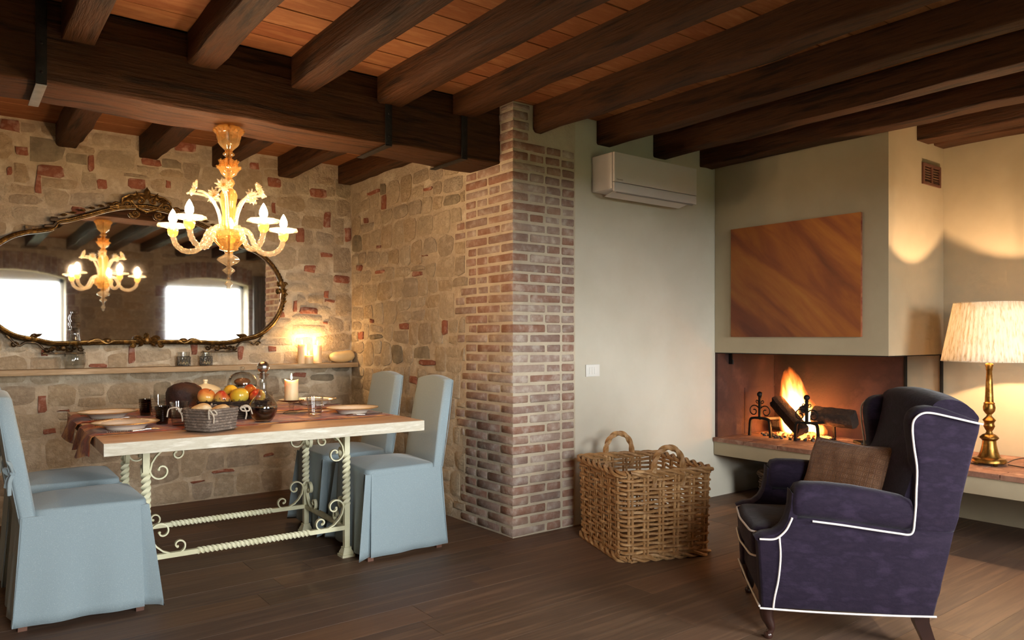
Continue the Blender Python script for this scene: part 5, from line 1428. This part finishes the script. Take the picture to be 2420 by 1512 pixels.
for k, w in enumerate((.007, .005, .005, .0045, .005, .005, .0045, .003, .005)):
    if k % 2: q.box(xx, xx + w, -.2062, -.2052, .170, .1755)
    else: q.box(xx, xx + w * .45, -.2062, -.2052, .170, .1785 if k == 0 else .1755); q.box(xx, xx + w, -.2062, -.2052, .1745, .1755); q.box(xx, xx + w, -.2062, -.2052, .170, .1712)
    xx += w + .0013
q.build('maker_mark', 'ac_grey', ac, smooth=False)

sw = thing('light_switch', 'white rectangular light switch plate on the plaster wall', 'switch', (3.306, YP, .974))
pm('switch_white', ['E8E6E0'], rough=.35)
q = MB(); q.box(-.060, .060, -.009, -.0005, -.0385, .0385, ch=.003); q.build('plate', 'switch_white', sw)
for k in range(3): q = MB(); q.box(-.034 + .0228 * k, -.0125 + .0228 * k, -.0125, -.0092, -.0225, .0225, ch=.0015); q.build('rocker', 'switch_white', sw)

vt = thing('wall_vent', 'brown square vent grille on the side of the fireplace hood', 'vent', (5.129, YH, 2.2465))
pm('vent_brown', ['6A4232', '553226'], scale=10, rough=.6)
q = MB(); a_, b_ = .129, .068
for (x0, x1, z0, z1) in ((-a_, a_, b_ - .016, b_), (-a_, a_, -b_, -b_ + .016), (-a_, -a_ + .022, -b_ + .016, b_ - .016), (a_ - .022, a_, -b_ + .016, b_ - .016), (-.011, .011, -b_ + .016, b_ - .016)): q.box(x0, x1, -.012, -.001, z0, z1)
q.build('frame', 'vent_brown', vt, smooth=False)
for s in (-1, 1):
    for k in range(6):
        z = -b_ + .022 + .0165 * k
        q = MB(); x0, x1 = (s * .059 - .048, s * .059 + .048)
        q.add([(x0, -.010, z), (x1, -.010, z), (x1, -.002, z + .012), (x0, -.002, z + .012), (x0, -.008, z - .002), (x1, -.008, z - .002), (x1, -.001, z + .010), (x0, -.001, z + .010)], [(0, 1, 2, 3), (7, 6, 5, 4), (0, 4, 5, 1), (2, 6, 7, 3), (0, 3, 7, 4), (1, 5, 6, 2)]); q.build('slat', 'vent_brown', vt, smooth=False)

# ------------------------------------------------------------------ table lamp on the bench
pm('brass', ['A87E3E', '7A5626', 'C49A56'], scale=12, rough=.25, rough2=.45, metal=.95)
lm = thing('table_lamp', 'brass column table lamp with pleated cream shade on the hearth bench', 'lamp', (4.845, 1.747, ZF + .002))
KL = 4.345 / F_PX
pl = lambda l: [(w * KL, (1094 - y) * KL) for w, y in l]
q = MB(); q.lathe(pl([(0, 1090), (30, 1090), (36, 1088), (36, 1083), (33, 1079), (24, 1077), (22, 1074), (18, 1062), (15, 1048), (14, 1038), (16, 1036), (20, 1032), (19, 1029), (14, 1024), (8, 1021)]), 28); q.build('base', 'brass', lm)
q = MB()
for k in range(4):
    a = pi / 4 + k * pi / 2; q.sphere((28 * KL * cos(a), 28 * KL * sin(a), .006), (.014, .014, .008), 8, 6)
q.build('feet', 'brass', lm)
q = MB(); q.lathe(pl([(8, 1022), (6, 1016), (9, 1011), (12, 1004), (10, 998), (11, 994), (14, 990), (11, 986), (6, 981), (5, 977), (8, 974), (12, 968), (13, 960), (11, 952), (12, 950), (9, 947), (8.4, 930), (7, 900), (5.8, 874), (7, 872), (7, 866), (9, 860), (8, 857), (3, 855), (3, 800)]), 22); q.build('column', 'brass', lm)
def shade_mat():
    m = bpy.data.materials.new('shade_fabric'); m.use_nodes = True; nt = m.node_tree; N = nt.nodes; L = nt.links
    for n in list(N):
        if n.type == 'BSDF_PRINCIPLED': N.remove(n)
    tc = N.new('ShaderNodeTexCoord'); mp = N.new('ShaderNodeMapping'); mp.inputs['Scale'].default_value = (70, 70, 3); L.new(tc.outputs['Object'], mp.inputs[0])
    nz = N.new('ShaderNodeTexNoise'); nz.inputs['Scale'].default_value = 1.6; nz.inputs['Detail'].default_value = 4; L.new(mp.outputs[0], nz.inputs['Vector'])
    rp = N.new('ShaderNodeValToRGB'); rp.color_ramp.elements[0].position = .28; rp.color_ramp.elements[0].color = lin('CDB890'); rp.color_ramp.elements[1].position = .5; rp.color_ramp.elements[1].color = lin('FBF3E4'); L.new(nz.outputs[0], rp.inputs[0])
    d = N.new('ShaderNodeBsdfDiffuse'); t = N.new('ShaderNodeBsdfTranslucent'); L.new(rp.outputs[0], d.inputs[0]); L.new(rp.outputs[0], t.inputs[0])
    mx = N.new('ShaderNodeMixShader'); mx.inputs[0].default_value = .26; L.new(d.outputs[0], mx.inputs[1]); L.new(t.outputs[0], mx.inputs[2]); L.new(mx.outputs[0], N['Material Output'].inputs[0])
    MATS['shade_fabric'] = m
shade_mat()
q = MB(); zb, zt, rb_, rt_ = (1094 - 851) * KL, (1094 - 714) * KL, 99 * KL, 73 * KL
def shade(u, v):
    a = 2 * pi * u; rr = (rb_ + (rt_ - rb_) * v) * (1 + .008 * cos(56 * a)); return (rr * cos(a), rr * sin(a), zb + (zt - zb) * v)
q.grid(shade, 224, 6, closeu=True); sd = q.build('lamp_shade', 'shade_fabric', lm, angle=80)
md = sd.modifiers.new('cloth', 'SOLIDIFY'); md.thickness = .0012
for z, r in ((zb, rb_), (zt, rt_)):
    q = MB(); q.tube([(r * cos(a), r * sin(a), z) for a in [2 * pi * i / 60 for i in range(60)]], .0026, n=5, closed=True); q.build('shade_trim', 'shade_fabric', lm)
q = MB()
for k in range(3):
    a = 2 * pi * k / 3; q.tube([(0, 0, zt - .03), (rt_ * .98 * cos(a), rt_ * .98 * sin(a), zt - .004)], .0018, n=5)
q.tube([(0, 0, (1094 - 802) * KL), (0, 0, zt - .028)], .002, n=5); q.build('shade_carrier', 'brass', lm)
emis('lamp_bulb', 'FFD2A0', 2300.0)
q = MB(); q.sphere((.0, 0, zb + .155), (.014, .014, .016), 12, 8); q.build('bulb', 'lamp_bulb', lm)
q = MB(); q.lathe([(.012, zb + .09), (.013, zb + .13), (.010, zb + .14)], 10); q.build('bulb_socket', 'brass', lm)
q = MB(); q.tube(pcurve([(.06, -.06, .004), (.14, -.10, .03), (.25, -.18, .035), (.38, -.40, .02), (.44, -.8, .006)], 6), .0032, n=6); q.tube(pcurve([(.05, -.08, .003), (.02, -.2, .003), (.1, -.4, .003), (.05, -.8, .003)], 6), .0032, n=6); q.build('cord', pm('cord', ['3A2A1C'], rough=.6), lm)

# ------------------------------------------------------------------ curtain beside the mirrored window
pm('curtain_cloth', ['8F8A86', 'A5A09C'], scale=4, rough=.8, sheen=.3)
q = MB()
def cur(u, v): return (3.98 + .24 * u, YF + .05 + .022 * sin(u * 5 * 2 * pi), .32 + 1.86 * v)
q.grid(cur, 50, 6); o = q.build('curtain', 'curtain_cloth'); md = o.modifiers.new('cloth', 'SOLIDIFY'); md.thickness = .002
tag(o, 'grey curtain hanging beside the window reflected in the mirror', 'curtain')

# ------------------------------------------------------------------ wing armchair (local x = forwards, y = 0 on the side facing the camera, -WA on the other)
pm('purple_velvet', ['2D2333', '241C2B', '34293C'], scale=9, stretch=(1, 1, 2.2), rough=.8, bump=.25, bscale=60, sheen=.15, spec=.12, lo=.34, hi=.66)
pm('white_piping', ['EDE6E2', 'DED6D2'], scale=20, rough=.7)
pm('dark_leg_wood', ['2A1712', '3A211A'], scale=8, rough=.3, coat=.3)
WA = .644
Fd = Vector((-.6801, .7331)); Sd = Vector((.7331, .6801))
A0 = Vector((2.588, 1.707)) - Sd * .05
ach = thing('wing_armchair', 'purple velvet wing armchair with white piping facing the fire', 'armchair', (A0.x, A0.y, 0), atan2(Fd.y, Fd.x))
def side_slab(name, poly, y0, y1, ins, mat='purple_velvet', bulge=0.0, parent=ach):
    """soft slab with outline (x,z) between y0 and y1"""
    q = MB(); puffy_slab(q, poly, abs(y1 - y0), ins, Matrix(((1, 0, 0, 0), (0, 0, -1, max(y0, y1)), (0, 1, 0, 0), (0, 0, 0, 1))), bulge=bulge)
    return q.build(name, mat, parent, angle=80)
def dense(pts, n=6, closed=True): return [(p.x, p.z) for p in pcurve([(x, 0, z) for x, z in pts], n, closed)]
base_poly = [(.040, .134), (.044, .20), (.050, .30), (.056, .40), (.046, .412), (.01, .416), (-.022, .424), (-.05, .45), (-.075, .49), (-.15, .492), (-.3, .48), (-.45, .465), (-.52, .46), (-.60, .46), (-.655, .46), (-.635, .36), (-.612, .26), (-.583, .134), (-.45, .134), (-.3, .134), (-.12, .134)]
wing_poly = [(-.500, .44), (-.510, .52), (-.515, .60), (-.517, .69), (-.510, .77), (-.501, .84), (-.503, .875), (-.515, .905), (-.545, .925), (-.60, .928), (-.66, .908), (-.72, .885), (-.748, .868), (-.735, .80), (-.71, .69), (-.68, .56), (-.657, .455), (-.58, .44)]
for s in (0, 1):
    y0, y1 = (0.0, -.085) if s == 0 else (-WA, -WA + .085)
    side_slab('side_panel', base_poly, y0, y1, .012)
    side_slab('wing', dense(wing_poly, 2), y0 + (-.004 if s == 0 else .004), (-.105 if s == 0 else -WA + .105), .022)
    # arm pad: a fat roll along the top of the arm with a scooped front
    q = MB(); cy = -.046 if s == 0 else -WA + .046; hy = .060
    st = [(-.076, .500, .545), (-.080, .492, .598), (-.092, .488, .618), (-.12, .486, .626), (-.20, .480, .626), (-.30, .472, .618), (-.40, .460, .602), (-.47, .452, .588), (-.505, .452, .575)]
    rings = []
    for i, (x, zb_, zt_) in enumerate(st):
        k = .55 if i == 0 else (.85 if i == 1 else (.97 if i == 2 else 1))
        cz, hz = (zb_ + zt_) / 2, (zt_ - zb_) / 2; ring_ = []
        for j in range(20):
            a = 2 * pi * j / 20; ca, sa = cos(a), sin(a); p = 2.6
            ring_.append((x, cy + hy * k * math.copysign(abs(ca) ** (2 / p), ca), cz + hz * math.copysign(abs(sa) ** (2 / p), sa)))
        rings += ring_
    n = 20; m_ = len(st)
    q.add(rings, [(i * n + j, i * n + (j + 1) % n, (i + 1) * n + (j + 1) % n, (i + 1) * n + j) for i in range(m_ - 1) for j in range(n)] + [tuple(range(n)), tuple(range((m_ - 1) * n, m_ * n))])
    q.build('arm_pad', 'purple_velvet', ach, angle=60)
    # scooped facing under the arm front
    q = MB(); fa = [(.052, .402), (.02, .418), (-.02, .426), (-.048, .448), (-.066, .48), (-.078, .53), (-.082, .59)]
    vs = []
    for x, z in fa: vs += [(x + .008, cy - .040, z - .004), (x + .014, cy - .02, z + .006), (x + .014, cy + .02, z + .006), (x + .008, cy + .040, z - .004), (x - .02, cy + .04, z - .02), (x - .02, cy - .04, z - .02)]
    q.add(vs, [(i * 6 + j, i * 6 + (j + 1) % 6, i * 6 + 6 + (j + 1) % 6, i * 6 + 6 + j) for i in range(len(fa) - 1) for j in range(6)] + [(0, 1, 2, 3, 4, 5), tuple(range(len(vs) - 6, len(vs)))])
    q.build('arm_facing', 'purple_velvet', ach, angle=50)
    # piping
    yo = .0035 if s == 0 else -WA - .0035
    runs = [[(.047, .136), (-.12, .133), (-.30, .134), (-.45, .137), (-.588, .142)],
            [(.048, .404), (.03, .404), (.0, .405), (-.022, .414), (-.05, .442), (-.068, .478), (-.073, .492)],
            [(-.026, .414), (-.030, .34), (-.022, .25), (-.008, .18), (-.003, .138)]]
    for k, rn in enumerate(runs):
        q = MB(); q.tube([(p[0], yo, p[1]) for p in dense(rn, 5, False)], .0040, n=7); q.build('piping', 'white_piping', ach)
    q = MB(); ya = yo + (.010 if s == 0 else -.010)
    rn = [(-.145, .484), (-.25, .474), (-.36, .461), (-.45, .451), (-.488, .448), (-.503, .462), (-.508, .50), (-.514, .58), (-.519, .69), (-.508, .78), (-.503, .845), (-.510, .880), (-.535, .902), (-.57, .905), (-.64, .890), (-.70, .876), (-.746, .866)]
    q.tube([(p[0], yo + (1 if s == 0 else -1) * (.011 if p[1] < .56 else .004 + .007 * max(0, 1 - (p[1] - .56) / .06)), p[1]) for p in dense(rn, 5, False)], .0040, n=7); q.build('piping', 'white_piping', ach)
# back with rolled top
back_prof = [(-.585, .14), (-.47, .16), (-.43, .36), (-.455, .48), (-.50, .62), (-.545, .76), (-.570, .86), (-.580, .915), (-.605, .947), (-.655, .953), (-.705, .935), (-.745, .893), (-.742, .860), (-.712, .70), (-.675, .52), (-.63, .33)]
q = MB(); ny = 16; pr2 = dense(back_prof, 2); vs = []; n = len(pr2)
for j in range(ny + 1):
    v = j / ny; y = -.03 - (WA - .06) * v; b = sin(pi * v) ** .6
    for (x, z) in pr2:
        vs.append((x + (.02 * b if x > -.6 and z > .4 else 0), y, z + (.022 * b * max(0, (z - .84)) / .1 if z > .84 else 0)))
q.add(vs, [(j * n + i, j * n + (i + 1) % n, (j + 1) * n + (i + 1) % n, (j + 1) * n + i) for j in range(ny) for i in range(n)] + [tuple(range(n)), tuple(range(ny * n, (ny + 1) * n))])
q.build('back', 'purple_velvet', ach, angle=60)
# seat: rail, cushion
q = MB(); q.box(-.55, .030, -WA + .07, -.07, .140, .30, ch=.02); q.build('seat_rail', 'purple_velvet', ach)
poly = round_poly([(-.46, -.088), (.060, -.088), (.075, -WA / 2), (.060, -WA + .088), (-.46, -WA + .088)], .04)
q = MB(); puffy_slab(q, poly, .125, .03, T(0, 0, .300), bulge=.014); q.build('seat_cushion', 'purple_velvet', ach, angle=80)
for zz in (.408, .312):
    q = MB(); q.tube([(p[0] * 1.0 + (.006 if p[0] > -.2 else 0), p[1], zz) for p in poly], .0042, n=6, closed=True); q.build('piping', 'white_piping', ach)
q = MB(); q.tube([(.046, -.01, .139), (.05, -WA / 2, .139), (.046, -WA + .01, .139)], .0045, n=6); q.build('piping', 'white_piping', ach)
# legs
for y in (-.055, -WA + .055):
    q = MB(); path = pcurve([(.005, y, .145), (.012, y, .115), (.010, y, .085), (-.002, y, .055), (-.004, y, .035), (.004, y, .022)], 4)
    q.tube(path, [.034 - .020 * min(1, i / (len(path) - 5)) for i in range(len(path))], n=12); lg = q.build('front_leg', 'dark_leg_wood', ach)
    q = MB(); q.lathe([(.002, 0), (.014, .001), (.018, .010), (.016, .020), (.010, .026), (.002, .028)], 12, T(.006, y, 0)); q.build('caster', 'dark_leg_wood', lg)
    q = MB(); path = [(-.545, y, .15), (-.552, y, .10), (-.575, y, .04), (-.592, y, 0.0)]
    q.tube(path, [.030, .025, .021, .020], sect=[(-1, -1), (1, -1), (1, 1), (-1, 1)]); q.build('rear_leg', 'dark_leg_wood', ach, angle=30)

# patterned cushion leaning in the armchair
def cushion_mat():
    m = pm('fret_cloth', ['8A6448', '7A543A', '9C765A'], scale=6, rough=.7, sheen=.25)
    nt = m.node_tree; N = nt.nodes; L = nt.links; b = N['Principled BSDF']; src = b.inputs['Base Color'].links[0].from_socket
    tc = N.new('ShaderNodeTexCoord'); mp = N.new('ShaderNodeMapping'); mp.inputs['Scale'].default_value = (44, 44, 44); L.new(tc.outputs['Object'], mp.inputs[0])
    # small concentric squares
    fr = N.new('ShaderNodeVectorMath'); fr.operation = 'FRACTION'; L.new(mp.outputs[0], fr.inputs[0])
    sb = N.new('ShaderNodeVectorMath'); sb.operation = 'SUBTRACT'; sb.inputs[1].default_value = (.5, .5, .5); L.new(fr.outputs[0], sb.inputs[0])
    ab = N.new('ShaderNodeVectorMath'); ab.operation = 'ABSOLUTE'; L.new(sb.outputs[0], ab.inputs[0])
    sx = N.new('ShaderNodeSeparateXYZ'); L.new(ab.outputs[0], sx.inputs[0])
    mxm = N.new('ShaderNodeMath'); mxm.operation = 'MAXIMUM'; L.new(sx.outputs['X'], mxm.inputs[0]); L.new(sx.outputs['Y'], mxm.inputs[1])
    ml = N.new('ShaderNodeMath'); ml.operation = 'MULTIPLY'; ml.inputs[1].default_value = 25.0; L.new(mxm.outputs[0], ml.inputs[0])
    sn = N.new('ShaderNodeMath'); sn.operation = 'SINE'; L.new(ml.outputs[0], sn.inputs[0])
    rp = N.new('ShaderNodeValToRGB'); rp.color_ramp.elements[0].position = .2; rp.color_ramp.elements[0].color = (.74, .70, .68, 1); rp.color_ramp.elements[1].position = .8; rp.color_ramp.elements[1].color = (1.15, 1.12, 1.08, 1); L.new(sn.outputs[0], rp.inputs[0])
    mx = N.new('ShaderNodeMix'); mx.data_type = 'RGBA'; mx.blend_type = 'MULTIPLY'; mx.inputs['Factor'].default_value = 1; L.new(src, mx.inputs['A']); L.new(rp.outputs[0], mx.inputs['B']); L.new(mx.outputs['Result'], b.inputs['Base Color'])
    bp = N.new('ShaderNodeBump'); bp.inputs['Strength'].default_value = .4; bp.inputs['Distance'].default_value = .003; L.new(sn.outputs[0], bp.inputs['Height']); L.new(bp.outputs[0], b.inputs['Normal'])
cushion_mat()
q = MB(); nU = 26
def cush(side):
    def fn(u, v):
        x, y = (u - .5) * 2, (v - .5) * 2
        e = max(0, (1 - abs(x) ** 3.2)) ** .55 * max(0, (1 - abs(y) ** 3.2)) ** .55
        k = 1 - .075 * (1 - abs(x * y)) * (max(abs(x), abs(y)) ** 3)
        return (x * .205 * k, y * .180 * k, side * (.062 * e + .003 * sin(16 * x + 5 * y) * e))
    return fn
q.grid(cush(1), nU, nU); q.grid(cush(-1), nU, nU)
cu = thing('throw_cushion', 'brown fretwork-patterned cushion leaning inside the purple armchair', 'cushion', (0, 0, 0))
o = q.build('cover', 'fret_cloth', cu, angle=70, weld=.0008)
cu.parent = None
loc = Matrix.Translation((A0.x, A0.y, 0)) @ RZ(atan2(Fd.y, Fd.x)) @ Vector((-.36, -.375, .57))
cu.location = loc; cu.rotation_euler = (Matrix.Rotation(atan2(Fd.y, Fd.x) + radians(38), 3, 'Z') @ Matrix.Rotation(radians(66), 3, 'Y') @ Matrix.Rotation(radians(90), 3, 'Z')).to_euler()
